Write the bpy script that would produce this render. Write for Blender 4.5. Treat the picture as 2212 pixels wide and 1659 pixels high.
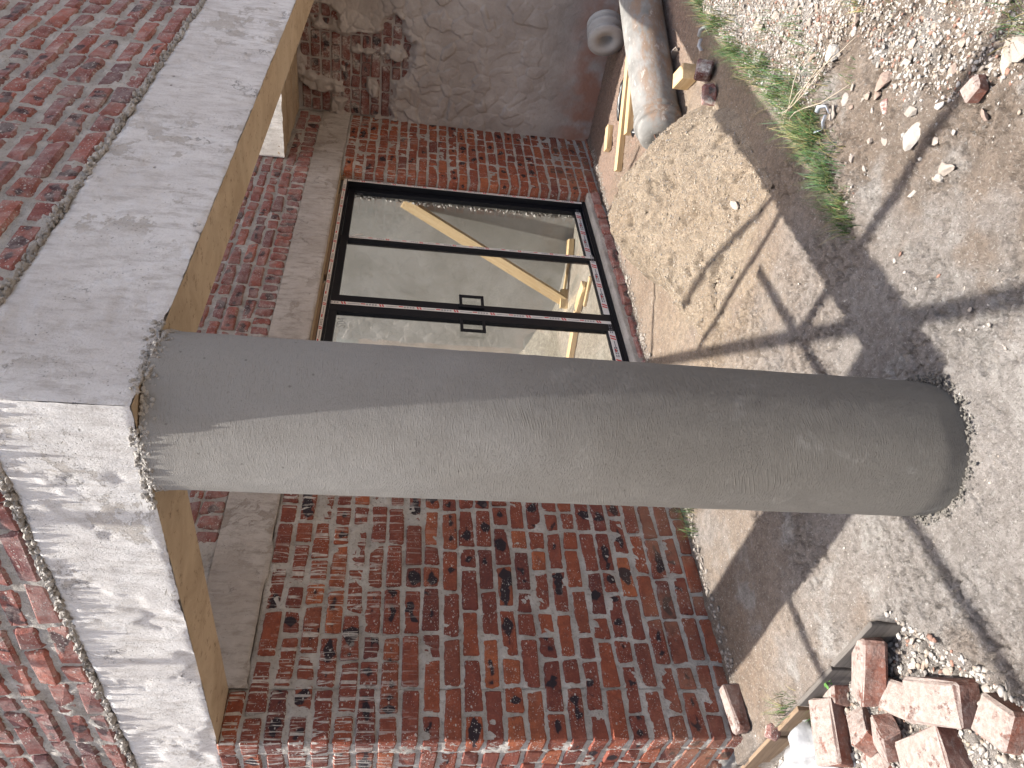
import bpy, bmesh, math, random
import numpy as np
from mathutils import Matrix, Vector
random.seed(7); rng = np.random.default_rng(7)
S = bpy.context.scene
for o in list(bpy.data.objects): bpy.data.objects.remove(o)

# ------------------------------------------------------------------ camera
EYE = np.array([0., 0., 1.55])
F = 1661 / 2212
RR = np.array([-0.0737, -0.1501, -0.9859]); RU = np.array([0.6826, -0.7283, 0.0599]); RB = np.array([-0.7270, -0.6686, 0.1562])
cd = bpy.data.cameras.new('camera'); cam = bpy.data.objects.new('camera', cd); S.collection.objects.link(cam)
cam.matrix_world = Matrix(((RR[0], RU[0], RB[0], EYE[0]), (RR[1], RU[1], RB[1], EYE[1]), (RR[2], RU[2], RB[2], EYE[2]), (0, 0, 0, 1)))
cd.sensor_width = 36; cd.sensor_fit = 'HORIZONTAL'; cd.lens = 36 * F; cd.clip_start = .05; cd.clip_end = 2000
S.camera = cam
S.render.resolution_x, S.render.resolution_y = 1024, 768
def in_view(p, m=.06):
    d = np.array(p) - EYE; z = -d @ RB
    if z < .1: return False
    return abs(F * (d @ RR) / z) < .5 + m and abs(F * (d @ RU) / z) < .375 + m

# ------------------------------------------------------------------ sky, sun, exposure
SUN = Vector((-.115, .012, 1)).normalized()          # towards the sun, almost overhead
w = bpy.data.worlds.new('World'); S.world = w; w.use_nodes = True
sk = w.node_tree.nodes.new('ShaderNodeTexSky'); sk.sky_type = 'NISHITA'; sk.sun_disc = False
sk.sun_elevation = math.asin(SUN.z); sk.sun_rotation = math.atan2(SUN.x, SUN.y); sk.air_density = 1.0; sk.dust_density = 5.0; sk.ozone_density = .3
bg = w.node_tree.nodes['Background']; bg.inputs[1].default_value = .125
w.node_tree.links.new(sk.outputs[0], bg.inputs[0])
sl = bpy.data.lights.new('sun', 'SUN'); sl.energy = 5; sl.angle = math.radians(.53); sl.color = (1, .95, .87)
so = bpy.data.objects.new('sun', sl); S.collection.objects.link(so)
so.rotation_euler = SUN.to_track_quat('Z', 'Y').to_euler(); so.location = SUN * 20
S.view_settings.view_transform = 'Standard'; S.view_settings.look = 'None'; S.view_settings.gamma = 1
S.view_settings.use_curve_mapping = False; S.view_settings.exposure = 1.15
S.cycles.max_bounces = 10; S.cycles.diffuse_bounces = 6; S.cycles.transparent_max_bounces = 12

# ------------------------------------------------------------------ noise for geometry
def _h(ix, iy, iz, s):
    n = (ix.astype(np.int64) * 374761393 + iy.astype(np.int64) * 668265263 + iz.astype(np.int64) * 2147483647 + s * 144665) & 0xffffffff
    n = ((n ^ (n >> 13)) * 1274126177) & 0xffffffff
    n = ((n ^ (n >> 16)) * 2246822519) & 0xffffffff
    return ((n ^ (n >> 15)) & 0xffffff) / 0xffffff
def vn(x, y, s=0):
    x = np.asarray(x, float); y = np.asarray(y, float)
    ix = np.floor(x); iy = np.floor(y); fx = x - ix; fy = y - iy
    fx = fx * fx * (3 - 2 * fx); fy = fy * fy * (3 - 2 * fy); z = np.zeros_like(ix)
    a = _h(ix, iy, z, s); b = _h(ix + 1, iy, z, s); c = _h(ix, iy + 1, z, s); d = _h(ix + 1, iy + 1, z, s)
    return (a + (b - a) * fx) * (1 - fy) + (c + (d - c) * fx) * fy
def fbm(x, y, sc, octv=4, s=0, rough=.5):
    x = np.asarray(x, float); y = np.asarray(y, float)
    t = 0; a = 1; n = 0
    for i in range(octv):
        t = t + a * (vn(x * sc + 17.3 * i, y * sc - 9.1 * i, s + i) * 2 - 1); n += a; a *= rough; sc *= 2.03
    return t / n
def worley(x, y, sc, s=0):
    x = np.asarray(x, float) * sc; y = np.asarray(y, float) * sc
    ix = np.floor(x); iy = np.floor(y); d1 = np.full(x.shape, 9.); d2 = np.full(x.shape, 9.); idv = np.zeros(x.shape)
    for dx in (-1, 0, 1):
        for dy in (-1, 0, 1):
            cx = ix + dx; cy = iy + dy; z = np.zeros_like(cx)
            d = np.hypot(cx + _h(cx, cy, z, s) - x, cy + _h(cx, cy, z, s + 7) - y)
            r = _h(cx, cy, z, s + 13); nw = d < d1
            d2 = np.where(nw, d1, np.minimum(d2, d)); idv = np.where(nw, r, idv); d1 = np.where(nw, d, d1)
    return d1, d2, idv
def ss(a, b, x): t = np.clip((np.asarray(x, float) - a) / (b - a), 0, 1); return t * t * (3 - 2 * t)

# ------------------------------------------------------------------ materials
class G:
    def __init__(s, name, rough=.9, spec=.3):
        s.m = bpy.data.materials.new(name); s.m.use_nodes = True; s.t = s.m.node_tree; s.b = s.t.nodes['Principled BSDF']
        s.b.inputs['Roughness'].default_value = rough; s.b.inputs['Specular IOR Level'].default_value = spec
        s._p = None; s._o = None
    def n(s, ty, **k):
        x = s.t.nodes.new('ShaderNode' + ty)
        for a, v in k.items(): setattr(x, a, v)
        return x
    def l(s, a, b): s.t.links.new(a, b)
    def put(s, sock, v):
        if isinstance(v, bpy.types.NodeSocket): s.l(v, sock)
        elif isinstance(v, (tuple, list)) and len(v) == 3 and sock.type == 'RGBA': sock.default_value = (*v, 1)
        else: sock.default_value = v
    @property
    def pos(s):
        if not s._p: s._p = s.n('NewGeometry').outputs['Position']
        return s._p
    @property
    def obj(s):
        if not s._o: s._o = s.n('TexCoord').outputs['Object']
        return s._o
    @property
    def rnd(s): return s.n('ObjectInfo').outputs['Random']
    def scale(s, v, k):
        x = s.n('VectorMath', operation='MULTIPLY'); s.l(v, x.inputs[0]); x.inputs[1].default_value = k; return x.outputs[0]
    def vadd(s, v, u):
        x = s.n('VectorMath', operation='ADD'); s.l(v, x.inputs[0]); s.put(x.inputs[1], u); return x.outputs[0]
    def math(s, op, a, b=0., c=0.):
        x = s.n('Math', operation=op); s.put(x.inputs[0], a); s.put(x.inputs[1], b); s.put(x.inputs[2], c); return x.outputs[0]
    def noise(s, v, sc, det=4, ro=.55, dist=0):
        x = s.n('TexNoise'); s.l(v, x.inputs['Vector']); x.inputs['Scale'].default_value = sc; x.inputs['Detail'].default_value = det
        x.inputs['Roughness'].default_value = ro; x.inputs['Distortion'].default_value = dist; return x.outputs['Fac']
    def vor(s, v, sc, feat='F1', out='Distance', rand=1):
        x = s.n('TexVoronoi', feature=feat); s.l(v, x.inputs['Vector']); x.inputs['Scale'].default_value = sc; x.inputs['Randomness'].default_value = rand; return x.outputs[out]
    def mr(s, v, a, b, c=0., d=1., smooth=True):
        x = s.n('MapRange'); x.interpolation_type = 'SMOOTHSTEP' if smooth else 'LINEAR'; s.l(v, x.inputs[0])
        for i, q in enumerate((a, b, c, d)): x.inputs[i + 1].default_value = q
        return x.outputs[0]
    def mix(s, f, a, b, mode='MIX'):
        x = s.n('Mix', data_type='RGBA', blend_type=mode); s.put(x.inputs[0], f); s.put(x.inputs[6], a); s.put(x.inputs[7], b); return x.outputs[2]
    def ramp(s, f, stops, interp='LINEAR'):
        x = s.n('ValToRGB'); s.l(f, x.inputs[0]); r = x.color_ramp; r.interpolation = interp
        while len(r.elements) < len(stops): r.elements.new(.5)
        for e, (p, c) in zip(r.elements, stops): e.position = p; e.color = (*c, 1)
        return x.outputs[0]
    def sep(s, v):
        x = s.n('SeparateXYZ'); s.l(v, x.inputs[0]); return x.outputs
    def attr(s, name): return s.n('Attribute', attribute_name=name).outputs['Color']
    def col(s, c): s.put(s.b.inputs['Base Color'], c)
    def bump(s, h, st=.5, d=.01):
        x = s.n('Bump'); s.put(x.inputs['Height'], h); x.inputs['Strength'].default_value = st; x.inputs['Distance'].default_value = d
        prev = s.b.inputs['Normal']
        if prev.is_linked: s.l(prev.links[0].from_socket, x.inputs['Normal'])
        s.l(x.outputs[0], prev)

MT = {}
def mk_brick(name, cols, smear=.5, weather=0., drips=False, edge=1., hearts=1.):
    g = G(name, .88, .25); r = g.rnd; cx = g.n('CombineXYZ')
    for i, k in enumerate((37., 53., 71.)): g.l(g.math('MULTIPLY', r, k), cx.inputs[i])
    v = g.vadd(g.obj, cx.outputs[0]); p = g.pos; gen = g.sep(g.n('TexCoord').outputs['Generated'])
    r2 = g.math('FRACT', g.math('MULTIPLY', r, 13.7)); r3 = g.math('FRACT', g.math('MULTIPLY', r, 29.3))
    ex = g.math('ABSOLUTE', g.math('MULTIPLY_ADD', gen[0], 2., -1.)); ez = g.math('ABSOLUTE', g.math('MULTIPLY_ADD', gen[2], 2., -1.))
    c = g.ramp(r, cols)
    c = g.mix(g.mr(g.noise(v, 18, 5, .65), .3, .72), c, g.mix(.55, c, (.085, .026, .024)))
    c = g.mix(g.math('MULTIPLY', g.mr(g.noise(v, 75, 4, .75), .5, .75), .5), c, (.36, .13, .075))
    c = g.mix(g.math('MULTIPLY', g.mr(g.noise(v, 110, 3, .7), .56, .7), .6), c, (.06, .025, .022))
    # burnt dark hearts in about half of the bricks, slanted blotches
    ht = g.math('ADD', g.noise(g.scale(v, (1, 1, .8)), 14, 1.5, .45, .3), g.math('MULTIPLY', g.math('ADD', g.math('MULTIPLY', ex, .16), g.math('MULTIPLY', ez, .20)), -1.))
    ht = g.math('MULTIPLY', g.mr(ht, .38, .50), g.mr(r2, .42, .5))
    c = g.mix(g.math('MULTIPLY', ht, .55 * hearts), c, (.05, .022, .024)); c = g.mix(g.math('MULTIPLY', g.mr(ht, .55, .95), .9 * hearts), c, (.016, .016, .022))
    # cement: smears over the arrises, clouds, splashes
    nz = g.noise(p, 28, 5, .7)
    em = g.math('MAXIMUM', g.math('ADD', ez, g.math('MULTIPLY_ADD', nz, 1.1, -.62)), g.math('ADD', g.math('MULTIPLY_ADD', ex, 1.3, -.3), g.math('MULTIPLY_ADD', nz, 1.1, -.62)))
    em = g.math('MULTIPLY', g.mr(em, .98, 1.10), edge)
    sm = g.mr(g.noise(g.scale(p, (1, 1, .7)), 10, 6, .7, .3), .66 - .12 * smear, .80 - .12 * smear)
    sm = g.math('MULTIPLY', g.math('MULTIPLY', sm, g.mr(g.noise(p, 60, 4, .7), .3, .6)), min(1., .35 + .4 * smear))
    cem = g.math('MAXIMUM', em, sm)
    sp = g.mr(g.vor(g.scale(p, (.8, .8, 1.25)), 38), .22, .12); sp2 = g.mr(g.vor(g.scale(p, (1, 1, 1.3)), 90), .26, .16)
    sp = g.math('MAXIMUM', sp, sp2); sp = g.math('MULTIPLY', sp, g.mr(g.noise(p, 9, 3), .40, .55))
    cem = g.math('MAXIMUM', cem, g.math('MULTIPLY', sp, .8))
    if drips:
        z = g.sep(p)[2]
        dr = g.mr(g.noise(g.scale(p, (75, 75, 3.0)), 1, 3, .6, .5), .545, .60)
        dr = g.math('MULTIPLY', g.math('MULTIPLY', dr, g.mr(z, 1.15, 1.75)), g.mr(g.noise(g.scale(p, (1, 1, .25)), 4.1, 2), .40, .50))
        cem = g.math('MAXIMUM', cem, g.math('MULTIPLY', dr, .9))
        low = g.math('MULTIPLY', g.mr(z, .5, .02), g.mr(g.noise(p, 6, 4), .3, .75))   # sand splashed up near the floor
        c = g.mix(g.math('MULTIPLY', low, .6), c, (.33, .20, .13))
    if weather: c = g.mix(g.math('MULTIPLY', g.mr(g.noise(p, 13, 6, .75), .38, .68), weather), c, (.42, .375, .355))
    cc = g.mix(g.mr(g.noise(p, 50, 4, .7), .3, .7), (.36, .335, .305), (.54, .515, .48))
    c = g.mix(cem, c, cc); g.col(c)
    crack = g.math('SUBTRACT', 1., g.mr(g.vor(v, 15, 'DISTANCE_TO_EDGE'), .0, .03))
    crack = g.math('MULTIPLY', crack, g.mr(g.noise(v, 12, 2), .56, .64))
    h = g.math('SUBTRACT', g.noise(v, 50, 7, .72), g.math('MULTIPLY', crack, .6))
    g.bump(h, .7, .010); g.bump(cem, .5, .004)
    return g.m
MT['brick'] = mk_brick('red_brick', [(0, (.185, .056, .040)), (.25, (.235, .070, .044)), (.5, (.155, .048, .038)), (.72, (.30, .085, .042)), (.86, (.125, .043, .038)), (1, (.37, .115, .050))], .55, drips=True)
MT['brick_up'] = mk_brick('weathered_brick', [(0, (.27, .10, .085)), (.3, (.33, .11, .085)), (.55, (.20, .082, .080)), (.75, (.38, .125, .088)), (.88, (.13, .07, .08)), (1, (.41, .14, .095))], .9, .45, hearts=.8)
MT['brick_loose_old'] = mk_brick('rubble_brick', [(0, (.26, .115, .085)), (.5, (.19, .085, .07)), (1, (.30, .135, .10))], 2.0, .9, edge=.6, hearts=.4)

g = G('rubble_brick_mortared', .93, .2); v = g.vadd(g.obj, g.scale(g.pos, (0, 0, 0))); p = g.pos; r = g.rnd; tc = g.n('TexCoord'); nn = g.sep(tc.outputs['Normal'])
c = g.ramp(r, [(0, (.23, .085, .06)), (.35, (.15, .07, .055)), (.7, (.27, .10, .065)), (1, (.12, .062, .05))])
c = g.mix(g.mr(g.noise(v, 24, 6, .7), .35, .65), c, g.mix(.5, c, (.07, .035, .03)))
c = g.mix(g.math('MULTIPLY', g.mr(g.noise(v, 80, 4, .7), .5, .7), .5), c, (.36, .30, .27))
coat = g.math('MAXIMUM', g.mr(nn[2], .35, .75), g.mr(nn[0], .5, .8))                     # old mortar clings to the bedding face and one end
coat = g.math('MULTIPLY', coat, g.mr(g.math('ADD', g.noise(v, 16, 7, .72), g.math('MULTIPLY', g.noise(v, 5, 2), .35)), .50, .58))
c = g.mix(g.math('MULTIPLY', coat, .93), c, g.mix(g.mr(g.noise(v, 45, 5, .75), .35, .65), (.37, .335, .31), (.27, .205, .18)))
c = g.mix(g.math('MULTIPLY', g.mr(g.noise(v, 9, 6, .7), .35, .7), .5), c, (.30, .245, .22)); g.col(c); g.bump(g.noise(v, 45, 7, .75), .9, .012); g.bump(coat, .6, .006); MT['brick_loose'] = g.m
MT['brick_bounce_lit'] = mk_brick('bounce_lit_brick', [(0, (.27, .078, .044)), (.25, (.34, .098, .048)), (.5, (.22, .064, .042)), (.75, (.40, .125, .055)), (.9, (.16, .05, .04)), (1, (.44, .14, .06))], .4, drips=True)  # bricks right of the door: warm bounce light painted into brighter brick colours
MT['brick_smeared'] = mk_brick('smeared_brick', [(0, (.15, .048, .038)), (.5, (.20, .06, .045)), (1, (.12, .042, .038))], 1.5, .35)

g = G('mortar', .95, .2); p = g.pos
c = g.mix(g.mr(g.noise(p, 7, 5, .6), .3, .7), (.36, .335, .305), (.54, .515, .48))
c = g.mix(g.math('MULTIPLY', g.mr(g.noise(p, 70, 4, .7), .5, .75), .8), c, (.19, .17, .155)); g.col(c)
g.bump(g.noise(p, 45, 6, .7), .9, .02); g.bump(g.noise(p, 220, 3, .6), .5, .006); MT['mortar'] = g.m

def mk_concrete(name, base, pale, dark, warm, k=1.):
    g = G(name, .92, .2); p = g.pos; st = g.scale(p, (1, 1, .30))
    c = g.mix(g.mr(g.noise(p, 2.1, 7, .68, .5), .40, .60), base, pale)
    c = g.mix(g.math('MULTIPLY', g.mr(g.noise(st, 30, 6, .72), .44, .70), .75), c, dark)
    fl = g.mr(g.noise(p, 4.2, 8, .72, .3), .545, .565)                                # flaked skin, crisp ragged edges
    fl = g.math('MULTIPLY', fl, g.mr(g.noise(p, 1.5, 2), .42, .55))
    c = g.mix(g.math('MULTIPLY', fl, .75), c, g.mix(g.mr(g.noise(p, 90, 4, .7), .35, .65), warm, dark))
    pits = g.mr(g.vor(g.vadd(g.scale(p, (1, 1, 1.5)), (0., 0., 0.)), 12), .10, .05); pits = g.math('MULTIPLY', pits, g.mr(g.noise(p, 3.3, 2), .55, .62))
    fine = g.mr(g.vor(p, 75), .20, .10); fine = g.math('MULTIPLY', fine, g.mr(g.noise(p, 7, 3), .50, .6))
    c = g.mix(g.math('MULTIPLY', g.math('MAXIMUM', pits, g.math('MULTIPLY', fine, .7)), .65), c, (.15, .13, .115))
    cr = g.math('ABSOLUTE', g.math('SUBTRACT', g.noise(p, 5.5, 7, .65), .5)); cr = g.mr(cr, .012, .0)
    cr = g.math('MULTIPLY', cr, g.mr(g.noise(p, 5.3, 2), .60, .66)); c = g.mix(g.math('MULTIPLY', cr, .6), c, (.15, .13, .12))
    g.col(c)
    g.bump(g.noise(st, 24, 8, .75), .8 * k, .025)
    h = g.math('SUBTRACT', g.noise(p, 120, 5, .75), g.math('ADD', g.math('MULTIPLY', g.math('MAXIMUM', pits, fine), 1.3), g.math('ADD', g.math('MULTIPLY', cr, .8), g.math('MULTIPLY', fl, .5))))
    g.bump(h, .7 * k, .010)
    return g.m
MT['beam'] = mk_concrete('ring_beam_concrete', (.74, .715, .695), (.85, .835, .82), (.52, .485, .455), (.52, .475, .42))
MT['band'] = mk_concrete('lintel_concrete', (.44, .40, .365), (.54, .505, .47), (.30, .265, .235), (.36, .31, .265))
MT['slab'] = mk_concrete('slab_concrete', (.66, .63, .59), (.74, .72, .69), (.5, .47, .43), (.58, .53, .47))

g = G('shutter_stained_soffit', .75, .3); p = g.pos
st = g.n('VectorMath', operation='MULTIPLY'); g.l(p, st.inputs[0]); st.inputs[1].default_value = (5, 5, 30)
c = g.mix(g.mr(g.noise(p, 5, 5, .7, .8), .3, .7), (.47, .375, .265), (.36, .28, .19))
c = g.mix(g.math('MULTIPLY', g.mr(g.noise(p, 30, 5, .75), .57, .66), .75), c, (.13, .085, .05))
c = g.mix(g.math('MULTIPLY', g.mr(g.noise(p, 2.4, 3), .5, .7), .5), c, (.52, .435, .325)); g.col(c)
g.bump(g.noise(p, 40, 5, .6), .35, .008); MT['soffit'] = g.m

# column plaster: damp and trowelled low down, drying towards the top
g = G('column_plaster', .85, .3); p = g.pos; z = g.sep(p)[2]
damp = g.mr(g.math('ADD', z, g.math('MULTIPLY', g.noise(p, 2.2, 3), .9)), 1.15, 2.1)
c = g.mix(damp, (.165, .152, .133), (.255, .245, .228))
c = g.mix(g.math('MULTIPLY', g.mr(g.noise(g.scale(p, (1, 1, .35)), 5, 4, .6), .42, .7), .5), c, (.20, .186, .165))
c = g.mix(g.math('MULTIPLY', g.mr(g.noise(p, 120, 3, .7), .58, .75), .45), c, (.13, .12, .105))
c = g.mix(g.math('MULTIPLY', g.mr(z, .32, -.02), .35), c, (.12, .112, .10))
c = g.mix(g.math('MULTIPLY', g.mr(g.noise(p, 9, 6, .7, .6), .56, .68), .35), c, (.29, .278, .255))
c = g.mix(g.math('MULTIPLY', g.mr(g.vor(p, 16), .07, .03), .6), c, (.10, .09, .08)); g.col(c)
ang = g.n('Math', operation='ARCTAN2'); sx = g.sep(g.vadd(p, (-1.437, -1.482, 0)))
g.l(sx[1], ang.inputs[0]); g.l(sx[0], ang.inputs[1])
cv = g.n('CombineXYZ'); g.l(g.math('MULTIPLY', ang.outputs[0], .2), cv.inputs[0]); g.l(z, cv.inputs[1])
uv = cv.outputs[0]
wv = g.n('TexNoise'); g.l(uv, wv.inputs['Vector']); wv.inputs['Scale'].default_value = 3.2; wv.inputs['Detail'].default_value = 1
cv2 = g.n('CombineXYZ'); sx2 = g.sep(uv)
g.l(g.math('ADD', g.math('MULTIPLY', sx2[0], 70.), g.math('MULTIPLY', wv.outputs['Fac'], 22.)), cv2.inputs[0])
g.l(g.math('ADD', g.math('MULTIPLY', sx2[1], 320.), g.math('MULTIPLY', wv.outputs['Fac'], 40.)), cv2.inputs[1])
tw = g.mr(g.noise(cv2.outputs[0], 1.0, 3, .55), .5, .72)
tw = g.math('MULTIPLY', tw, g.math('SUBTRACT', 1., g.math('MULTIPLY', damp, .75)))
g.bump(g.noise(p, 14, 3, .5), .25, .02)
g.bump(g.noise(p, 190, 5, .8), .45, .008)
g.bump(tw, .6, .007); MT['column'] = g.m

# ground: zones come as a colour attribute, grain as noise
def mk_ground(name, kb=1., grain=130):
    g = G(name, .96, .15); p = g.pos; c = g.attr('Col')
    c = g.mix(1., c, (.80, .785, .785), 'MULTIPLY')
    c = g.mix(g.mr(g.noise(p, 26, 6, .75), .36, .64), g.mix(.45, c, (.11, .092, .078)), c)
    c = g.mix(g.math('MULTIPLY', g.mr(g.noise(p, 95, 4, .75), .54, .68), .6), c, (.56, .54, .51))
    c = g.mix(g.math('MULTIPLY', g.mr(g.noise(p, 120, 4, .75), .56, .68), .7), c, (.10, .085, .072))
    g.col(c)
    g.bump(g.noise(p, 36, 8, .78), 1. * kb, .045); g.bump(g.noise(p, grain, 5, .75), 1. * kb, .014)
    return g.m
MT['ground'] = mk_ground('ground_soil'); MT['floor'] = mk_ground('porch_floor_screed', .8); MT['sand'] = mk_ground('building_sand', 1., 190)

g = G('rough_plaster', .95, .15); p = g.pos
c = g.mix(g.mr(g.noise(p, 2.6, 5, .6), .35, .7), (.31, .275, .25), (.43, .395, .37))
c = g.mix(g.math('MULTIPLY', g.mr(g.sep(p)[2], .28, -.05), g.mr(g.noise(p, 5, 3), .3, .6)), c, (.34, .19, .14))
c = g.mix(g.math('MULTIPLY', g.mr(g.noise(p, 17, 4, .7), .55, .75), .4), c, (.24, .20, .18)); g.col(c)
g.bump(g.noise(p, 30, 6, .65), .5, .015); MT['plaster'] = g.m

g = G('smooth_grey_plaster', .9, .2); p = g.pos
c = g.mix(g.mr(g.noise(p, 1.6, 5, .6, .6), .35, .7), (.30, .29, .265), (.39, .38, .36))
c = g.mix(g.math('MULTIPLY', g.mr(g.noise(p, 5, 4, .7), .60, .72), .4), c, (.22, .20, .17)); g.col(c)
g.bump(g.noise(p, 12, 5, .6), .25, .01); MT['room'] = g.m

g = G('black_aluminium', .5, .25); g.col((.005, .006, .010)); MT['alu'] = g.m
g = G('white_tape', .5, .4); g.col(g.mix(g.noise(g.pos, 9, 3), (.62, .60, .58), (.72, .71, .70))); MT['tape'] = g.m
g = G('red_print', .5, .4); g.col((.55, .02, .025)); MT['red'] = g.m
g = G('grey_print', .5, .4); g.col((.13, .13, .15)); MT['ink'] = g.m
g = G('galvanised', .5, .5); g.b.inputs['Metallic'].default_value = .7; g.col((.45, .45, .46)); MT['galv'] = g.m
g = G('window_glass', .02)
tr = g.n('BsdfTransparent'); tr.inputs[0].default_value = (.91, .925, .92, 1)
gl = g.n('BsdfGlossy'); gl.inputs['Roughness'].default_value = .012
gn = g.n('NewGeometry'); dt = g.n('VectorMath', operation='DOT_PRODUCT'); g.l(gn.outputs['Normal'], dt.inputs[0]); g.l(gn.outputs['Incoming'], dt.inputs[1])
sch = g.math('ADD', .12, g.math('MULTIPLY', .88, g.math('POWER', g.math('SUBTRACT', 1., g.math('ABSOLUTE', dt.outputs['Value'])), 5.)))   # Schlick, same from both sides
mx = g.n('MixShader'); g.l(sch, mx.inputs[0]); g.l(tr.outputs[0], mx.inputs[1]); g.l(gl.outputs[0], mx.inputs[2])
g.l(mx.outputs[0], g.t.nodes['Material Output'].inputs[0]); MT['glass'] = g.m

def mk_wood(name, a, b, k, d):
    g = G(name, .75, .3); v = g.vadd(g.obj, g.n('CombineXYZ').outputs[0]); s1 = g.scale(v, (1.5, 28, 28))
    c = g.mix(g.mr(g.noise(s1, 1.6, 5, .6, .6), .3, .7), a, b); c = g.mix(g.math('MULTIPLY', g.mr(g.noise(s1, 5, 3, .6), .55, .7), k), c, d)
    g.col(c); g.bump(g.noise(s1, 4, 4, .6), .3, .004); return g.m
MT['pine'] = mk_wood('pine_timber', (.45, .315, .165), (.54, .40, .235), .5, (.31, .19, .09))
MT['oldwood'] = mk_wood('weathered_board', (.085, .075, .068), (.15, .135, .12), .6, (.04, .035, .032))
MT['brownwood'] = mk_wood('brown_board', (.17, .115, .075), (.25, .18, .12), .5, (.08, .055, .04))
g = G('drum_cement', .85, .25); v = g.obj
c = g.mix(g.mr(g.noise(v, 5, 5, .65, .4), .35, .68), (.15, .147, .14), (.25, .243, .232))
sz = g.sep(v); up = g.mr(g.math('ADD', sz[1], g.math('MULTIPLY', sz[2], .5)), .02, -.07)
c = g.mix(g.math('MULTIPLY', up, g.math('MULTIPLY', g.mr(g.noise(g.scale(v, (.35, 1, 1)), 13, 6, .7), .42, .60), .75)), c, (.20, .125, .08))
c = g.mix(g.math('MULTIPLY', g.mr(g.noise(g.scale(v, (1, 3, 3)), 9, 4, .7), .60, .70), .6), c, (.42, .405, .385)); g.col(c)
g.bump(g.noise(v, 40, 5, .6), .35, .008); MT['drum'] = g.m
g = G('cast_cement', .85, .25); g.col(g.mix(g.noise(g.pos, 12, 4), (.30, .295, .285), (.42, .41, .395))); g.bump(g.noise(g.pos, 60, 4), .3, .006); MT['cast'] = g.m
g = G('black_plastic', .35, .5); g.col((.012, .012, .014)); MT['blackp'] = g.m
g = G('white_plastic', .4, .45); g.col(g.mix(g.noise(g.pos, 11, 4, .6), (.25, .26, .28), (.36, .36, .365))); g.bump(g.noise(g.pos, 35, 4), .4, .01); MT['whitep'] = g.m
g = G('silver_foil', .3, .5); g.b.inputs['Metallic'].default_value = .3; g.col((.55, .60, .68)); MT['foil'] = g.m
g = G('grass_blades', .6, .3); c = g.attr('Col'); g.col(c); g.b.inputs['Transmission Weight'].default_value = 0
g.b.inputs['Subsurface Weight'].default_value = 0; MT['grass'] = g.m
g = G('stone_grit', .95, .15); c = g.attr('Col'); p = g.pos
g.col(g.mix(g.math('MULTIPLY', g.noise(p, 60, 4, .7), .5), c, (.25, .22, .19))); g.bump(g.noise(p, 90, 5, .7), .6, .006); MT['stone'] = g.m
g = G('pale_rubble', .95, .15); p = g.obj
c = g.ramp(g.rnd, [(0, (.36, .335, .305)), (.4, (.28, .245, .215)), (.6, (.36, .31, .265)), (.8, (.26, .185, .15)), (1, (.40, .385, .36))])
c = g.mix(g.math('MULTIPLY', g.mr(g.noise(g.pos, 45, 4, .7), .45, .7), .5), c, (.30, .265, .23)); g.col(c); g.bump(g.noise(g.pos, 60, 5, .7), .7, .01); MT['rubble'] = g.m
g = G('dead_stem', .9, .2); g.col((.34, .29, .23)); MT['twig'] = g.m
g = G('rusty_steel', .8, .3); g.col((.09, .05, .035)); MT['rust'] = g.m
g = G('leaf', .55, .35); g.col((.07, .17, .035)); MT['leaf'] = g.m

# ------------------------------------------------------------------ object helpers
COL = S.collection
def tag(o, label=None, cat=None, group=None, kind=None):
    for k, v in (('label', label), ('category', cat), ('group', group), ('kind', kind)):
        if v: o[k] = v
    return o
def empty(name, loc=(0, 0, 0), label=None, cat=None, group=None):
    o = bpy.data.objects.new(name, None); COL.objects.link(o); o.location = loc; o.empty_display_size = .1
    return tag(o, label, cat, group, 'thing' if label else None)
def meshobj(name, me, mat, parent=None, loc=None, rot=None):
    o = bpy.data.objects.new(name, me); COL.objects.link(o)
    if mat and not me.materials: me.materials.append(MT[mat])
    if parent is not None:
        o.parent = parent
        if loc is None: loc = (0, 0, 0)
        pl = parent.location if parent.type == 'EMPTY' and parent.parent is None and sum(abs(a) for a in parent.rotation_euler) < 1e-6 else Vector((0, 0, 0))
        o.location = Vector(loc) - pl
    elif loc is not None: o.location = loc
    if rot is not None: o.rotation_euler = rot
    return o
def pymesh(name, v, f, smooth=False):
    me = bpy.data.meshes.new(name); me.from_pydata([tuple(a) for a in v], [], f); me.update()
    if smooth: me.polygons.foreach_set('use_smooth', np.ones(len(me.polygons), bool))
    return me
def tri_mesh(name, v, fc, n, smooth=True):
    """fast mesh: v (N,3), fc (M,n)"""
    v = np.asarray(v, np.float32); fc = np.asarray(fc, np.int32); me = bpy.data.meshes.new(name)
    me.vertices.add(len(v)); me.vertices.foreach_set('co', v.ravel())
    me.loops.add(fc.size); me.loops.foreach_set('vertex_index', fc.ravel())
    me.polygons.add(len(fc)); me.polygons.foreach_set('loop_start', np.arange(0, fc.size, n, dtype=np.int32))
    me.polygons.foreach_set('loop_total', np.full(len(fc), n, np.int32)); me.update(calc_edges=True)
    if smooth: me.polygons.foreach_set('use_smooth', np.ones(len(fc), bool))
    return me
def grid_faces(nu, nv, flip=False):
    a = np.arange(nu * nv).reshape(nu, nv)
    q = np.stack([a[:-1, :-1], a[1:, :-1], a[1:, 1:], a[:-1, 1:]], -1).reshape(-1, 4)
    return q[:, ::-1] if flip else q
def set_col(me, cols):
    at = me.color_attributes.new('Col', 'FLOAT_COLOR', 'POINT')
    at.data.foreach_set('color', np.concatenate([cols, np.ones((len(cols), 1))], 1).astype(np.float32).ravel())
BOXF = [(0, 3, 2, 1), (4, 5, 6, 7), (0, 1, 5, 4), (1, 2, 6, 5), (2, 3, 7, 6), (3, 0, 4, 7)]
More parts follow.
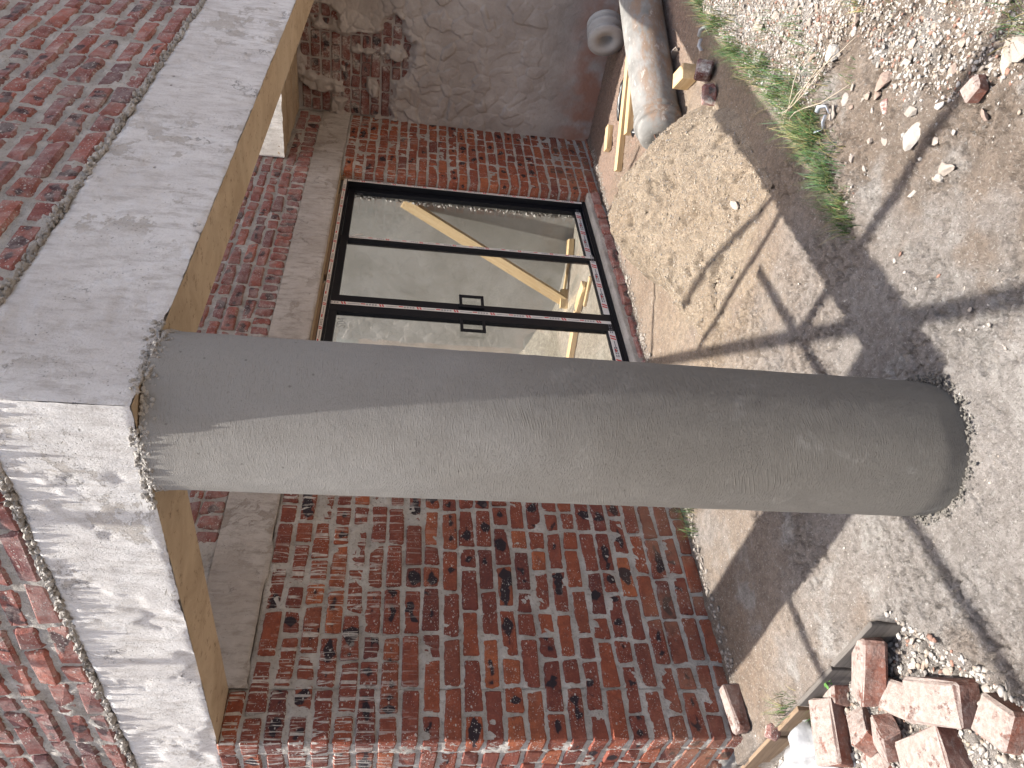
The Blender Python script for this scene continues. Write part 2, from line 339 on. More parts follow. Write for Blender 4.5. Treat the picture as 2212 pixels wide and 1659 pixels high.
def box_v(a, b): (x0, y0, z0), (x1, y1, z1) = a, b; return [(x0, y0, z0), (x1, y0, z0), (x1, y1, z0), (x0, y1, z0), (x0, y0, z1), (x1, y0, z1), (x1, y1, z1), (x0, y1, z1)]
def box(name, a, b, mat, parent=None):
    c = [(p + q) / 2 for p, q in zip(a, b)]; me = pymesh(name, box_v([p - m for p, m in zip(a, c)], [q - m for q, m in zip(b, c)]), BOXF)
    return meshobj(name, me, mat, parent, c)
def bev_mesh(name, lx, ly, lz, bev, jit, seed, smooth=False):
    """bevelled box, 24 verts, 44 tris; x centred, y centred, z centred"""
    r = random.Random(seed); v = []; ix = {}
    for sx in (-1, 1):
        for sy in (-1, 1):
            for sz in (-1, 1):
                b = bev * r.uniform(.6, 1.7); j = [r.uniform(-jit, jit) for _ in range(3)]
                c = (sx * lx / 2 + j[0], sy * ly / 2 + j[1], sz * lz / 2 + j[2])
                for ax in range(3):
                    q = list(c)
                    for k, s_ in enumerate((sx, sy, sz)):
                        if k != ax: q[k] -= s_ * b
                    ix[(sx, sy, sz, ax)] = len(v); v.append(q)
    bm = bmesh.new(); bv = [bm.verts.new(a) for a in v]; bmesh.ops.convex_hull(bm, input=bv)
    bmesh.ops.recalc_face_normals(bm, faces=bm.faces)
    me = bpy.data.meshes.new(name); bm.to_mesh(me); bm.free(); return me
def timber(name, p, q, w_, t_, mat, parent=None, roll=0., seed=0, **kw):
    """sawn timber between two points; local x is the grain"""
    p = Vector(p); q = Vector(q); L = (q - p).length
    me = bev_mesh(name, L, w_, t_, .0025, .0015, seed)
    o = meshobj(name, me, mat, parent, (p + q) / 2)
    x = (q - p).normalized(); up = Vector((0, 0, 1)) if abs(x.z) < .95 else Vector((1, 0, 0))
    y = up.cross(x).normalized(); zz = x.cross(y)
    o.rotation_euler = (Matrix((x, y, zz)).transposed() @ Matrix.Rotation(roll, 3, 'X')).to_euler()
    return tag(o, **kw)
def tube_mesh(name, pts, r, n=10, caps=True):
    pts = [Vector(p) for p in pts]; v = []; f = []
    rs = r if isinstance(r, (list, tuple)) else [r] * len(pts)
    for i, p in enumerate(pts):
        d = (pts[min(i + 1, len(pts) - 1)] - pts[max(i - 1, 0)]).normalized()
        a = d.orthogonal().normalized() if i == 0 else (a - d * a.dot(d)).normalized(); b = d.cross(a)
        for k in range(n): t = 2 * math.pi * k / n; v.append(p + (a * math.cos(t) + b * math.sin(t)) * rs[i])
    for i in range(len(pts) - 1):
        for k in range(n): f.append((i * n + k, i * n + (k + 1) % n, (i + 1) * n + (k + 1) % n, (i + 1) * n + k))
    if caps: f.append(tuple(range(n - 1, -1, -1))); f.append(tuple(range((len(pts) - 1) * n, len(pts) * n)))
    return pymesh(name, v, f, True)

# brick masters: x length, y depth (front at y = 0, body to +y), z height
BL, BH, CP = .216, .0705, .0862
def brick_masters(nm, depth=.1, bev=.007, jit=.0035):
    out = {}
    for kind, L in (('s', BL), ('h', .104), ('r', .073)):
        out[kind] = []
        for i in range(7):
            me = bev_mesh(nm, L, depth, BH if kind != 'r' else .104, bev, jit, hash((kind, i)) % 9999 if False else i * 31 + ord(kind))
            me.transform(Matrix.Translation((0, depth / 2, 0))); out[kind].append(me)
    return out
def lay(parent, mat, masters, org, ang, u0, u1, z0, z1, seed, pr=.45, proud=.0, courses=None, first_shift=None, skip=None, hp=None, ragged=None):
    """lay brick objects on a face: org + u*(cos,sin); body extends to the left-hand normal"""
    r = random.Random(seed); ca, sa = math.cos(ang), math.sin(ang); z = z0; k = 0
    for key in masters:
        for me in masters[key]:
            if not me.materials: me.materials.append(MT[mat])
    while z + BH * .6 <= z1:
        u = u0; first = True; zc = z + BH / 2
        while u < u1 - .03:
            if first: kind = 's' if (k % 2 == 0) else 'h'; first = False
            else: kind = 'h' if r.random() < pr else 's'
            L = BL if kind == 's' else .104
            L *= r.uniform(.95, 1.05)
            if u + L > u1 - .04: L = u1 - u; kind = 's' if L > .15 else 'h'
            nat = BL if kind == 's' else .104
            uc = u + L / 2; pt = (org[0] + ca * uc, org[1] + sa * uc, zc)
            if not (skip and skip(uc, zc)):
                me = r.choice(masters[kind])
                o = bpy.data.objects.new('brick', me); COL.objects.link(o); o.parent = parent
                off = -r.uniform(-.003, .004) - proud
                o.location = Vector((pt[0] - sa * off, pt[1] + ca * off, pt[2] + r.uniform(-.003, .003))) - parent.location
                o.rotation_euler = (r.uniform(-.02, .02), r.uniform(-.016, .016), ang + r.uniform(-.012, .012))
                o.scale = (L / nat * r.choice((1, -1)) * 1.0, 1, r.uniform(.95, 1.03))
                if o.scale[0] < 0: o.scale[0] = -o.scale[0]; o.rotation_euler[1] += 0
            u += L + r.uniform(.010, .019)
        z += CP; k += 1
def mortar_face(parent, org, ang, u0, u1, z0, z1, depth, seed, rec=.005, amp=.0075, mat='mortar', res=.012, name='mortar'):
    """solid bed behind the bricks: rough front grid, box behind"""
    nu = max(2, int((u1 - u0) / res) + 1); nv = max(2, int((z1 - z0) / res) + 1)
    U, Z = np.meshgrid(np.linspace(u0, u1, nu), np.linspace(z0, z1, nv), indexing='ij')
    D = rec + amp * fbm(U, Z, 18, 4, seed) + .5 * amp * fbm(U, Z, 60, 2, seed + 5)
    ca, sa = math.cos(ang), math.sin(ang)
    V = np.stack([org[0] + ca * U - sa * D, org[1] + sa * U + ca * D, Z], -1).reshape(-1, 3)
    me = bpy.data.meshes.new(name)
    n0 = len(V); bk = []
    for (u, z) in ((u0, z0), (u1, z0), (u1, z1), (u0, z1)): bk.append((org[0] + ca * u - sa * depth, org[1] + sa * u + ca * depth, z))
    a = np.arange(nu * nv).reshape(nu, nv); F4 = [tuple(q) for q in grid_faces(nu, nv)]
    F4 += [(n0, n0 + 3, n0 + 2, n0 + 1), tuple(a[::-1, 0]) + (n0, n0 + 1), tuple(a[:, -1]) + (n0 + 2, n0 + 3), tuple(a[0, :]) + (n0 + 3, n0), tuple(a[-1, ::-1]) + (n0 + 1, n0 + 2)]
    off = np.array(parent.location)
    me.from_pydata([tuple(x) for x in (np.concatenate([V, bk]) - off)], [], F4); me.update()
    me.polygons.foreach_set('use_smooth', np.array([len(f) == 4 and max(f) < n0 for f in F4]))
    o = bpy.data.objects.new(name, me); COL.objects.link(o); me.materials.append(MT[mat]); o.parent = parent
    return o
MB = brick_masters('brick', bev=.006, jit=.004); MBO = brick_masters('brick', bev=.006, jit=.004); MBU = brick_masters('brick', bev=.009, jit=.0055)

# ------------------------------------------------------------------ ground
def gz(x, y, fine=True):
    x = np.asarray(x, float); y = np.asarray(y, float)
    z = -.03 * np.clip(x - 1.4, 0, 5.6)
    low = ss(1.195, 1.175, x) * ss(0, .06, y - (1.97 - (1.19 - x) * .75) + .03 * fbm(x, y, 9, 3, 50))
    z = z - .115 * low
    if fine:
        nr = ss(.6, .8, x) * ss(3.2, 2.9, x) * ss(.4, .55, y) * ss(2.6, 2.35, y)      # crumbly relief where the mesh is fine enough
        c1 = np.abs(fbm(x, y, 21, 3, 95, .6)); z = z - nr * .016 * ss(.17, .02, c1) * ss(-.25, .15, fbm(x, y, 4.5, 3, 96))
        z = z + nr * (.0075 * fbm(x, y, 62, 3, 97, .75) + .005 * fbm(x, y, 13, 2, 98)) + (1 - nr) * .005 * fbm(x, y, 15, 3, 94, .6)
    rub = ss(1.27, 1.1, y) + low
    z = z + .010 * fbm(x, y, 1.6, 3, 1) * (1 + rub) + .004 * fbm(x, y, 8, 4, 2, .6) * (1 + 1.6 * rub)
    if fine: z = z + .0032 * fbm(x, y, 34, 3, 3, .6) * (1 + rub) - .012 * ss(.30, .62, fbm(x, y, 24, 2, 9)) * (.7 + .5 * rub) + .004 * fbm(x, y, 62, 2, 8) * (.7 + .6 * rub)
    r = np.hypot(x - 1.437, y - 1.482)
    z = z - .028 * np.exp(-(r / .95) ** 2)
    z = z + .018 * np.exp(-((np.maximum(r, .2) - .2) / .06) ** 2) * (.6 + .6 * fbm(x, y, 11, 3, 4))
    z = z + .03 * np.exp(-((y - 1.17) / .07) ** 2) * ss(2.2, 2.7, x)             # ridge under the grass
    z = z + .02 * ss(3.0, 3.1, y) * (x < 7) * (.5 + fbm(x, y, 9, 3, 6)) * (1 - low)  # dirt swept against the wall
    edge = np.minimum.reduce([x + .9, 7.5 - x, y + 1.2])
    return np.where(edge < .4, -.25 + (z + .25) * ss(0, .4, edge), z)
def gcol(x, y):
    n1 = fbm(x, y, 1.3, 4, 21); n2 = fbm(x, y, 3.1, 4, 22, .6); n3 = fbm(x, y, 7, 4, 23, .6)
    def L(c, t, k): return c + (np.array(k) - c) * np.clip(t, 0, 1)[..., None]
    c = np.ones(x.shape + (3,)) * np.array([.42, .345, .28])
    inside = ss(1.2, 1.3, y) * ss(1.1, 1.25, x)
    c = L(c, ss(-.1, .5, n2) * .8, [.46, .425, .395])
    nearcol = ss(1.3, .35, np.hypot(x - 1.4, y - 1.4)); c = L(c, nearcol * .85, [.43, .41, .39])
    c = L(c, ss(2.2, 3.4, x) * inside * .8, [.45, .345, .255]); c = L(c, ss(4.2, 5.2, x) * inside * .75, [.44, .30, .235])
    c = L(c, ss(.05, .45, n3) * inside * ss(2.5, 1.6, x) * .8, [.56, .54, .51])
    c = L(c, ss(1.25, .55, np.hypot((x - 3.6) / 1.1, (y - 2.0) / .75)) * inside * ss(-.5, .3, n3) * .8, [.56, .45, .325])
    c = L(c, ss(.1, .4, fbm(x, y, 2.4, 4, 27)) * .7 * ss(1.25, 2, y + .5 * n1), [.36, .27, .20])
    rub = ss(1.25, 1.1, y)
    c = L(c, rub * ss(-.05, .45, n3 + .5 * n2) * .8, [.54, .52, .49]); c = L(c, rub * ss(.1, .45, -n2) * .85, [.33, .265, .21])
    low = ss(1.2, 1.17, x) * ss(1.7, 2, y); c = L(c, low * .7, [.50, .475, .45])
    c = L(c, ss(.0, .08, y - 2.98) * inside * .6, [.26, .235, .21])
    return c
def grid_zc(x0, x1, y0, y1, res):
    nu = int(round((x1 - x0) / res)) + 1; nv = int(round((y1 - y0) / res)) + 1
    X, Y = np.meshgrid(np.linspace(x0, x1, nu), np.linspace(y0, y1, nv), indexing='ij')
    V = np.stack([X, Y, gz(X, Y)], -1).reshape(-1, 3); Q = grid_faces(nu, nv); return V, Q, gcol(X, Y).reshape(-1, 3), V[Q].mean(1)
FA = (.6, 3.2, .4, 2.6)
gA = grid_zc(*FA, .0045); gB = grid_zc(.5, 7.1, .2, 3.2, .011); gC = grid_zc(-1.0, 7.6, -1.3, 3.2, .1)
inA = lambda c: (c[:, 0] > FA[0] + .006) & (c[:, 0] < FA[1] - .006) & (c[:, 1] > FA[2] + .006) & (c[:, 1] < FA[3] - .006)
isfloor = lambda c: (c[:, 0] > 1.185) & (c[:, 1] > 1.26)
def ground_piece(name, mat, parts):
    Vs, Qs, Cs, n0 = [], [], [], 0
    for (V, Q, C, cen), cut in parts:
        Q = Q[cut(cen)]; used = np.unique(Q); mp = np.zeros(len(V), int); mp[used] = np.arange(len(used)) + n0
        Vs.append(V[used]); Cs.append(C[used]); Qs.append(mp[Q]); n0 += len(used)
    me = tri_mesh(name, np.concatenate(Vs), np.concatenate(Qs), 4); set_col(me, np.concatenate(Cs)); return tag(meshobj(name, me, mat), kind='structure')
ground_piece('porch_floor', 'floor', [(gA, isfloor), (gB, lambda c: isfloor(c) & ~inA(c))])
ground_piece('rubble_ground', 'ground', [(gA, lambda c: ~isfloor(c)), (gB, lambda c: ~isfloor(c) & ~inA(c))])
# coarse surroundings out of the frame, then the far sheet
ground_piece('site_ground', 'ground', [(gC, lambda c: ~((c[:, 0] > .5) & (c[:, 0] < 7.1) & (c[:, 1] > .2) & (c[:, 1] < 3.2)))])
gx = np.concatenate([[-400, -120, -40, -15], np.linspace(-6, 16, 23), [30, 80, 200, 400]]); gy = gx - 2
X, Y = np.meshgrid(gx, gy, indexing='ij'); Zf = -.24 + .05 * fbm(X, Y, .3, 3, 31)
Zf = np.where((X > -1.2) & (X < 8) & (Y < 3.5) & (Y > -1.6), -.32, np.minimum(Zf, -.2))
me = tri_mesh('ground', np.stack([X, Y, Zf], -1).reshape(-1, 3), grid_faces(len(gx), len(gy)), 4)
set_col(me, np.tile(np.array([.36, .295, .235]), (X.size, 1))); tag(meshobj('ground', me, 'ground'), kind='structure')
# unseen soil bank, added for a door glass reflection (right of the frame)
bx, by = np.meshgrid(np.linspace(8.5, 15, 80), np.linspace(-9, 3, 120), indexing='ij')
bz = -.3 + 2.3 * ss(8.5, 11, bx + .8 * fbm(bx, by, .6, 3, 41)) * ss(3, 1.2, by) * ss(-9, -7, by) * (1 + .25 * fbm(bx, by, .8, 4, 42)) + .12 * fbm(bx, by, 3, 4, 43)
me = tri_mesh('added_earth_bank', np.stack([bx, by, bz], -1).reshape(-1, 3), grid_faces(80, 120), 4)
n = fbm(bx, by, 1.2, 4, 44).reshape(-1, 1); set_col(me, np.clip(np.array([.36, .21, .13]) + n * np.array([.12, .10, .09]), .05, 1))
tag(meshobj('added_earth_bank', me, 'ground'), kind='structure')

# ------------------------------------------------------------------ column
CX, CY, CR = 1.437, 1.482, .199
col = empty('plastered_column', (CX, CY, 0), 'round grey plastered column carrying the corner of the concrete ring beam', 'column')
nu, nv = 200, 330
T, Z = np.meshgrid(np.linspace(0, 2 * math.pi, nu + 1), np.linspace(-.08, 2.108, nv), indexing='ij')
cxn = np.cos(T) * .9; syn = np.sin(T) * .9
Rr = CR + .0014 * fbm(cxn * 3 + Z * .3, syn * 3 + Z * 1.1, 1.2, 3, 61) + .0012 * fbm(cxn * 12 + Z * 7, syn * 12 - Z * 9, 1.5, 3, 62)
Rr = Rr - .005 * ss(.07, -.02, Z) + .006 * ss(2.03, 2.1, Z) * (fbm(cxn * 14, syn * 14 + Z * 8, 1, 3, 63) + .2)
me = tri_mesh('shaft', np.stack([Rr * np.cos(T), Rr * np.sin(T), Z], -1).reshape(-1, 3), grid_faces(nu + 1, nv), 4)
meshobj('shaft', me, 'column', col, (CX, CY, 0))
def lumps(name, parent, pts, mat, rad, seed, squash=(1, 1, 1)):
    bm = bmesh.new(); r = random.Random(seed)
    for (x, y, z) in pts:
        s_ = rad * r.uniform(.4, 1.3)
        M4 = Matrix.Translation((x, y, z)) @ Matrix.Rotation(r.uniform(0, 6), 4, 'Z') @ Matrix.Rotation(r.uniform(0, 6), 4, 'X') @ Matrix.Diagonal((s_ * r.uniform(.7, 1.4) * squash[0], s_ * squash[1], s_ * r.uniform(.5, .9) * squash[2], 1))
        q = bmesh.ops.create_icosphere(bm, subdivisions=1, radius=1, matrix=M4)
        for v_ in q['verts']: v_.co += Vector((r.uniform(-1, 1), r.uniform(-1, 1), r.uniform(-1, 1))) * s_ * .22
    me = bpy.data.meshes.new(name); bm.to_mesh(me); bm.free()
    return meshobj(name, me, mat, parent, (0, 0, 0) if parent is None else tuple(parent.location))
rc = random.Random(5); pts = []
for i in range(420):                                        # squeezed mortar where shaft meets beam
    a = rc.uniform(math.pi * .75, math.pi * 1.95); zz = min(.03, abs(rc.gauss(0, .012))); rr = CR - .003 + rc.random() * .007 * math.exp(-zz / .015); pts.append((rr * math.cos(a), rr * math.sin(a), 2.108 - zz))
o = lumps('mortar_collar', col, pts, 'mortar', .0062, 3); tag(o, kind='stuff')
pts = []
for i in range(420):
    a = rc.uniform(math.pi * .7, math.pi * 2.0); rr = CR - .004 + abs(rc.gauss(0, .012)); pts.append((rr * math.cos(a), rr * math.sin(a), -.014 + rc.uniform(-.012, .012)))
o = lumps('mortar_droppings', col, pts, 'column', .0050, 4); tag(o, kind='stuff')

# ------------------------------------------------------------------ porch ring beam (L-shaped)
SZ, TR, TL, BW = 2.112, 2.503, 2.44, .22
OX, OY = 1.26, 1.295
beam = empty('ring_beam', (OX, OY, SZ), 'pale concrete ring beam turning a corner on top of the round column', 'beam')
def beam_face(name, org, ang, u0, u1, z0, z1, seed, flip):
    res = .011; nu = int((u1 - u0) / res); nv = int((z1 - z0) / res)
    U, Zz = np.meshgrid(np.linspace(u0, u1, nu), np.linspace(0, 1, nv), indexing='ij')
    topw = .012 * fbm(U, U * 0, 7, 4, seed + 1); botw = .0045 * np.abs(fbm(U, U * 0, 34, 4, seed + 2, .7)) + .005 * ss(.35, .5, fbm(U, U * 0, 9, 4, seed + 3))
    Z = z0 + botw + Zz * (z1 + topw - z0 - botw)
    D = .0025 * fbm(U, Z, 3, 3, seed) + .0032 * fbm(U * 1.0, Z * .35, 26, 4, seed + 4, .65) + .004 * ss(.12, .2, fbm(U, Z, 5, 5, seed + 8, .6))
    D = D + .010 * ss(.28, .5, fbm(U, Z, 6, 3, seed + 5)) * ss(.5, .0, np.minimum(Zz, 1 - Zz)) * ss(.25, .0, Zz)   # spalled lower arris
    D = D + .002 * ss(.02, 0, Zz) + .012 * ss(.05, 0, 1 - Zz)
    ca, sa = math.cos(ang), math.sin(ang)
    V = np.stack([org[0] + ca * U - sa * D, org[1] + sa * U + ca * D, Z], -1).reshape(-1, 3) - np.array(beam.location)
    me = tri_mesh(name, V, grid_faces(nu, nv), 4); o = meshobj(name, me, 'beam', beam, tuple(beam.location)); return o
XE = 6.95
tag(beam_face('beam_face', (0, OY), 0, OX, XE, SZ, TR, 70, 0), 'shaded right-hand face')
# left face: runs towards +Y, outward normal -X -> angle -90 deg with u = -y
tag(beam_face('beam_face', (OX, 0), -math.pi / 2, -6.3, -OY, SZ, TL, 80, 0), 'sunlit left-hand face')
def quad(name, pts, mat, parent): return meshobj(name, pymesh(name, np.array(pts) - np.array(parent.location), [tuple(range(len(pts)))]), mat, parent, tuple(parent.location))
def soffit(name, xs, ys, seed):
    X, Y = np.meshgrid(xs, ys, indexing='ij'); Z = SZ + .002 * fbm(X, Y, 9, 3, seed)
    me = tri_mesh(name, np.stack([X, Y, Z], -1).reshape(-1, 3) - np.array(beam.location), grid_faces(len(xs), len(ys), True), 4); return meshobj(name, me, 'soffit', beam, tuple(beam.location))
tag(soffit('soffit', np.linspace(OX + .004, XE, 260), np.linspace(OY + .004, OY + BW, 12), 90), 'brown shutter-stained soffit of the right arm')
tag(soffit('soffit', np.linspace(OX + .004, OX + BW, 12), np.linspace(OY + BW, 6.3, 160), 91), 'brown shutter-stained soffit of the left arm')
quad('inner_face', [(OX + BW, OY + BW, SZ), (OX + BW, OY + BW, TR), (XE, OY + BW, TR), (XE, OY + BW, SZ)][::-1], 'beam', beam)
quad('inner_face', [(OX + BW, OY + BW, SZ), (OX + BW, 6.3, SZ), (OX + BW, 6.3, TL), (OX + BW, OY + BW, TL)][::-1], 'beam', beam)
box('core', (OX + .016, OY + .016, SZ + .002), (XE, OY + BW - .004, TR - .01), 'beam', beam); box('core', (OX + .016, OY + BW - .004, SZ + .002), (OX + BW - .004, 6.3, TL - .01), 'beam', beam)
# broken mortar hanging at the corner over the column
pts = [(.0 + rc.uniform(.05, .30), rc.uniform(-.004, .004), rc.uniform(.0, .03) * rc.random()) for i in range(140)] + [(rc.uniform(-.004, .003), rc.uniform(.07, .36), rc.uniform(0, .03) * rc.random()) for i in range(140)]
tag(lumps('mortar_crust', beam, pts, 'mortar', .0065, 8), kind='stuff')
pts = [(rc.uniform(.02, 3.6), rc.uniform(-.002, .012), TR - SZ + rc.uniform(-.008, .014)) for i in range(900)] + [(rc.uniform(-.002, .010), rc.uniform(.02, 2.4), TL - SZ + rc.uniform(-.006, .012)) for i in range(620)]
tag(lumps('mortar_bedding', beam, pts, 'mortar', .0085, 9, (1.5, 1, 1)), kind='stuff')

# ------------------------------------------------------------------ parapet walls on the beam
PT = 3.72
pr_ = empty('brick_parapet', (2.6, OY, TR), 'weathered red brick wall on the shaded right arm of the ring beam', 'brick wall')
mortar_face(pr_, (0, OY), 0, OX, XE, TR, PT, BW, 101, rec=.007, amp=.010)
lay(pr_, 'brick_up', MBU, (0, OY), 0, OX + .002, 4.85, TR + .016, 3.45, 11, .4)
pl_ = empty('brick_parapet', (OX, 2.6, TL), 'weathered red brick wall on the sunlit left arm of the ring beam', 'brick wall')
mortar_face(pl_, (OX, 0), -math.pi / 2, -6.3, -OY - BW, TL, PT, BW, 102, rec=.007, amp=.010)
mortar_face(pl_, (OX, 0), -math.pi / 2, -OY - BW, -OY - .012, TL, PT, .05, 103, rec=.007, amp=.010)
lay(pl_, 'brick_up', MBU, (OX, 0), -math.pi / 2, -4.1, -OY - .104, TL + .016, 3.45, 12, .4)

# ------------------------------------------------------------------ house wall
WY, DL, DR, WX = 3.1, 2.51, 5.81, 6.85
hl = empty('brick_wall', (1.9, WY, 0), 'dark red brick wall to the left of the black glass door', 'brick wall')
mortar_face(hl, (0, WY), 0, OX + .010, OX + BW, -.3, SZ - .004, .24, 110)
mortar_face(hl, (0, WY), 0, OX + BW, DL - .008, -.3, 2.047, .24, 111)
mortar_face(hl, (OX, 0), -math.pi / 2, -6.3, -WY - .010, -.3, SZ - .004, .23, 112)
r_ = random.Random(3)
Z0 = -.0225
lay(hl, 'brick', MB, (0, WY), 0, OX, DL, Z0, 2.11, 21, .38, skip=lambda u_, z_: z_ > 2.02 and u_ > 1.47)
lay(hl, 'brick', MB, (OX, 0), -math.pi / 2, -3.68, -WY - .105, Z0, 2.11, 22, .4)
lay(hl, 'brick', MB, (0, WY), 0, 1.5, DL, Z0 - CP, Z0, 23, .3, proud=.018)
hr = empty('brick_wall', (6.3, WY, -.1), 'red brick wall between the door frame and the rough plastered wall', 'brick wall')
mortar_face(hr, (0, WY), 0, DR + .008, WX, -.35, 2.047, .23, 113)
lay(hr, 'brick_bounce_lit', MBO, (0, WY), 0, DR, WX - .01, Z0 - CP, 2.05, 24, .5)
lay(hr, 'brick_bounce_lit', MBO, (0, WY + .118), 0, DR - .004, DR + .14, Z0, 2.05, 25, 1)
lay(hr, 'brick_bounce_lit', MBO, (0, WY), 0, DR + .02, WX - .01, Z0 - 2 * CP - .004, Z0 - CP, 26, .3, proud=.02)
# rough plaster nib along the inner edge of the reveal
o = lumps('plaster_edge', hr, [(DR - .012 + rc.uniform(-.006, .006) - 6.3, .228 + rc.uniform(-.01, .02), z + .1) for z in np.arange(0, 2.04, .012)], 'mortar', .013, 31, (1, 1, 1.3)); tag(o, kind='stuff')
hs = empty('door_plinth', (4.1, WY, -.1), 'low mortar and brick plinth under the black door frame', 'plinth')
mortar_face(hs, (0, WY - .01), 0, DL - .008, DR + .008, -.35, -.002, .25, 114, amp=.012)
lay(hs, 'brick', MBU, (0, WY), 0, DL, DR, -.105, -.02, 27, .2, proud=.028)
hb = empty('lintel_beam', (4, WY, 2.05), 'flat concrete band over the door and the brick wall', 'beam')
def band():
    nu, nv = 380, 20; U, Z = np.meshgrid(np.linspace(OX + BW, WX, nu), np.linspace(2.05, 2.29, nv), indexing='ij')
    Y = WY - .006 + .003 * fbm(U, Z, 3, 3, 120) + .0022 * fbm(U, Z * .4, 28, 3, 121) + .004 * (np.abs(Z - 2.05) < .004)
    Z = Z + np.where(Z < 2.06, .005 * fbm(U, U, 16, 3, 123) - (.012 * ss(.1, .5, fbm(U, U * 0, 9, 3, 122))) * (U < DL), 0)
    V = np.stack([U, Y, Z], -1).reshape(-1, 3); n0 = len(V)
    a = np.arange(nu * nv).reshape(nu, nv); F_ = [tuple(q) for q in grid_faces(nu, nv)]
    bk = [(OX + BW, 3.33, 2.05), (WX, 3.33, 2.05), (WX, 3.33, 2.29), (OX + BW, 3.33, 2.29)]
    F_ += [tuple(a[::-1, 0]) + (n0, n0 + 1), tuple(a[:, -1]) + (n0 + 2, n0 + 3), (n0, n0 + 3, n0 + 2, n0 + 1)]
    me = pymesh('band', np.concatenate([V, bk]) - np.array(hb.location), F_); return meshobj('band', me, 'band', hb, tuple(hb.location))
band()
quad('soffit_board', [(DL, WY + .002, 2.046), (DL, 3.32, 2.046), (DR, 3.32, 2.046), (DR, WY + .002, 2.046)], 'soffit', hb)
hu = empty('brick_wall', (4, WY, 2.29), 'shaded brick wall above the concrete band, seen under the ring beam', 'brick wall')
mortar_face(hu, (0, WY), 0, OX + BW, WX, 2.29, PT, .23, 115, rec=.007, amp=.010)
for me in MBU['r']:
    if not me.materials: me.materials.append(MT['brick_up'])
u = 2.2
while u < 6.8:                                              # rowlock course straight on the band
    o = bpy.data.objects.new('brick', r_.choice(MBU['r'])); COL.objects.link(o); o.parent = hu
    o.location = Vector((u, WY + r_.uniform(-.008, .004), 2.35 + r_.uniform(-.004, .004))) - hu.location; o.rotation_euler = (0, r_.uniform(-.05, .05), 0); u += .073 + r_.uniform(.010, .02)
lay(hu, 'brick_up', MBU, (0, WY), 0, 2.2, 6.0, 2.413, 2.95, 28, .35)
lay(hu, 'brick_up', MBU, (0, WY), 0, 6.0, 6.8, 2.413, 2.5, 29, .35)

# ------------------------------------------------------------------ rough plastered right wall and slab over it
pw = empty('plastered_wall', (WX, 2, -.1), 'lumpy unfinished plastered wall in the shade beside the door wall', 'wall')
nu, nv = 330, 380
Yg, Zg = np.meshgrid(np.linspace(.7, WY + .05, nu), np.linspace(-.3, 2.52, nv), indexing='ij')
wx_ = Yg + .07 * fbm(Yg, Zg, 7, 4, 130); wz_ = Zg + .07 * fbm(Yg, Zg, 7, 4, 131)
d1, d2, idv = worley(wx_, wz_, 8.5, 132); e1, e2, _ = worley(wx_ * .9 + .3, wz_ * .9, 19, 137)
lumpy = ss(.1, .6, Zg) * (.55 + .45 * ss(.9, 1.7, Zg))
H = .018 * (1 - d1 ** 1.6) * (.4 + idv) * lumpy + .010 * ss(.0, .12, d2 - d1) * lumpy * (.3 + .8 * idv) + .010 * idv * lumpy + .006 * (1 - e1) * lumpy + .004 * fbm(Yg, Zg, 14, 4, 133)
bare = ss(1.52, 1.62, Zg + .3 * fbm(Yg, Zg, 3, 4, 134)) * ss(2.36, 2.5, Yg + .45 * fbm(Yg, Zg, 3.5, 4, 135) + .1 * (Zg - 1.6)) * (1 - .9 * ss(.15, .4, fbm(Yg, Zg, 6, 3, 136)))
H = H * (1 - bare) - .016 * bare + .02 * (1 - bare)
V = np.stack([WX - H, Yg, Zg], -1).reshape(-1, 3) - np.array(pw.location)
meshobj('plaster', tri_mesh('plaster', V, grid_faces(nu, nv, False)[:, ::-1], 4), 'plaster', pw, tuple(pw.location))
box('core', (WX + .03, .7, -.35), (WX + .25, 3.33, 2.52), 'mortar', pw)
MBS = brick_masters('brick', bev=.007, jit=.005)
lay(pw, 'brick_smeared', MBS, (WX, 0), -math.pi / 2, -3.09, -2.02, 1.37, 2.5, 30, .45)
sb = empty('concrete_slab', (5.89, 3, 2.5), 'small concrete slab with a sunlit edge over the plastered wall', 'slab')
nu, nv = 150, 14
Yg, Zg = np.meshgrid(np.linspace(OY + BW + .01, WY - .004, nu), np.linspace(2.5, 2.74, nv), indexing='ij')
V = np.stack([5.89 - .004 * fbm(Yg, Zg, 7, 4, 140), Yg, Zg + np.where(Zg < 2.51, .006 * fbm(Yg, Yg, 20, 3, 141), 0)], -1).reshape(-1, 3) - np.array(sb.location)
meshobj('edge', tri_mesh('edge', V, grid_faces(nu, nv)[:, ::-1], 4), 'slab', sb, tuple(sb.location))
yy = list(np.linspace(OY + BW + .01, WY - .004, 9))
for i in range(7):                                          # board marks on the soffit
    xa = 5.892 + i * .137; zb = 2.5 + .006 * (i % 2) + .003 * r_.random()
    box('soffit_board', (xa, yy[0], zb), (xa + .134, yy[-1], 2.55), 'soffit', sb)
box('slab_body', (5.895, yy[0], 2.552), (WX + .2, yy[-1], 2.738), 'slab', sb)

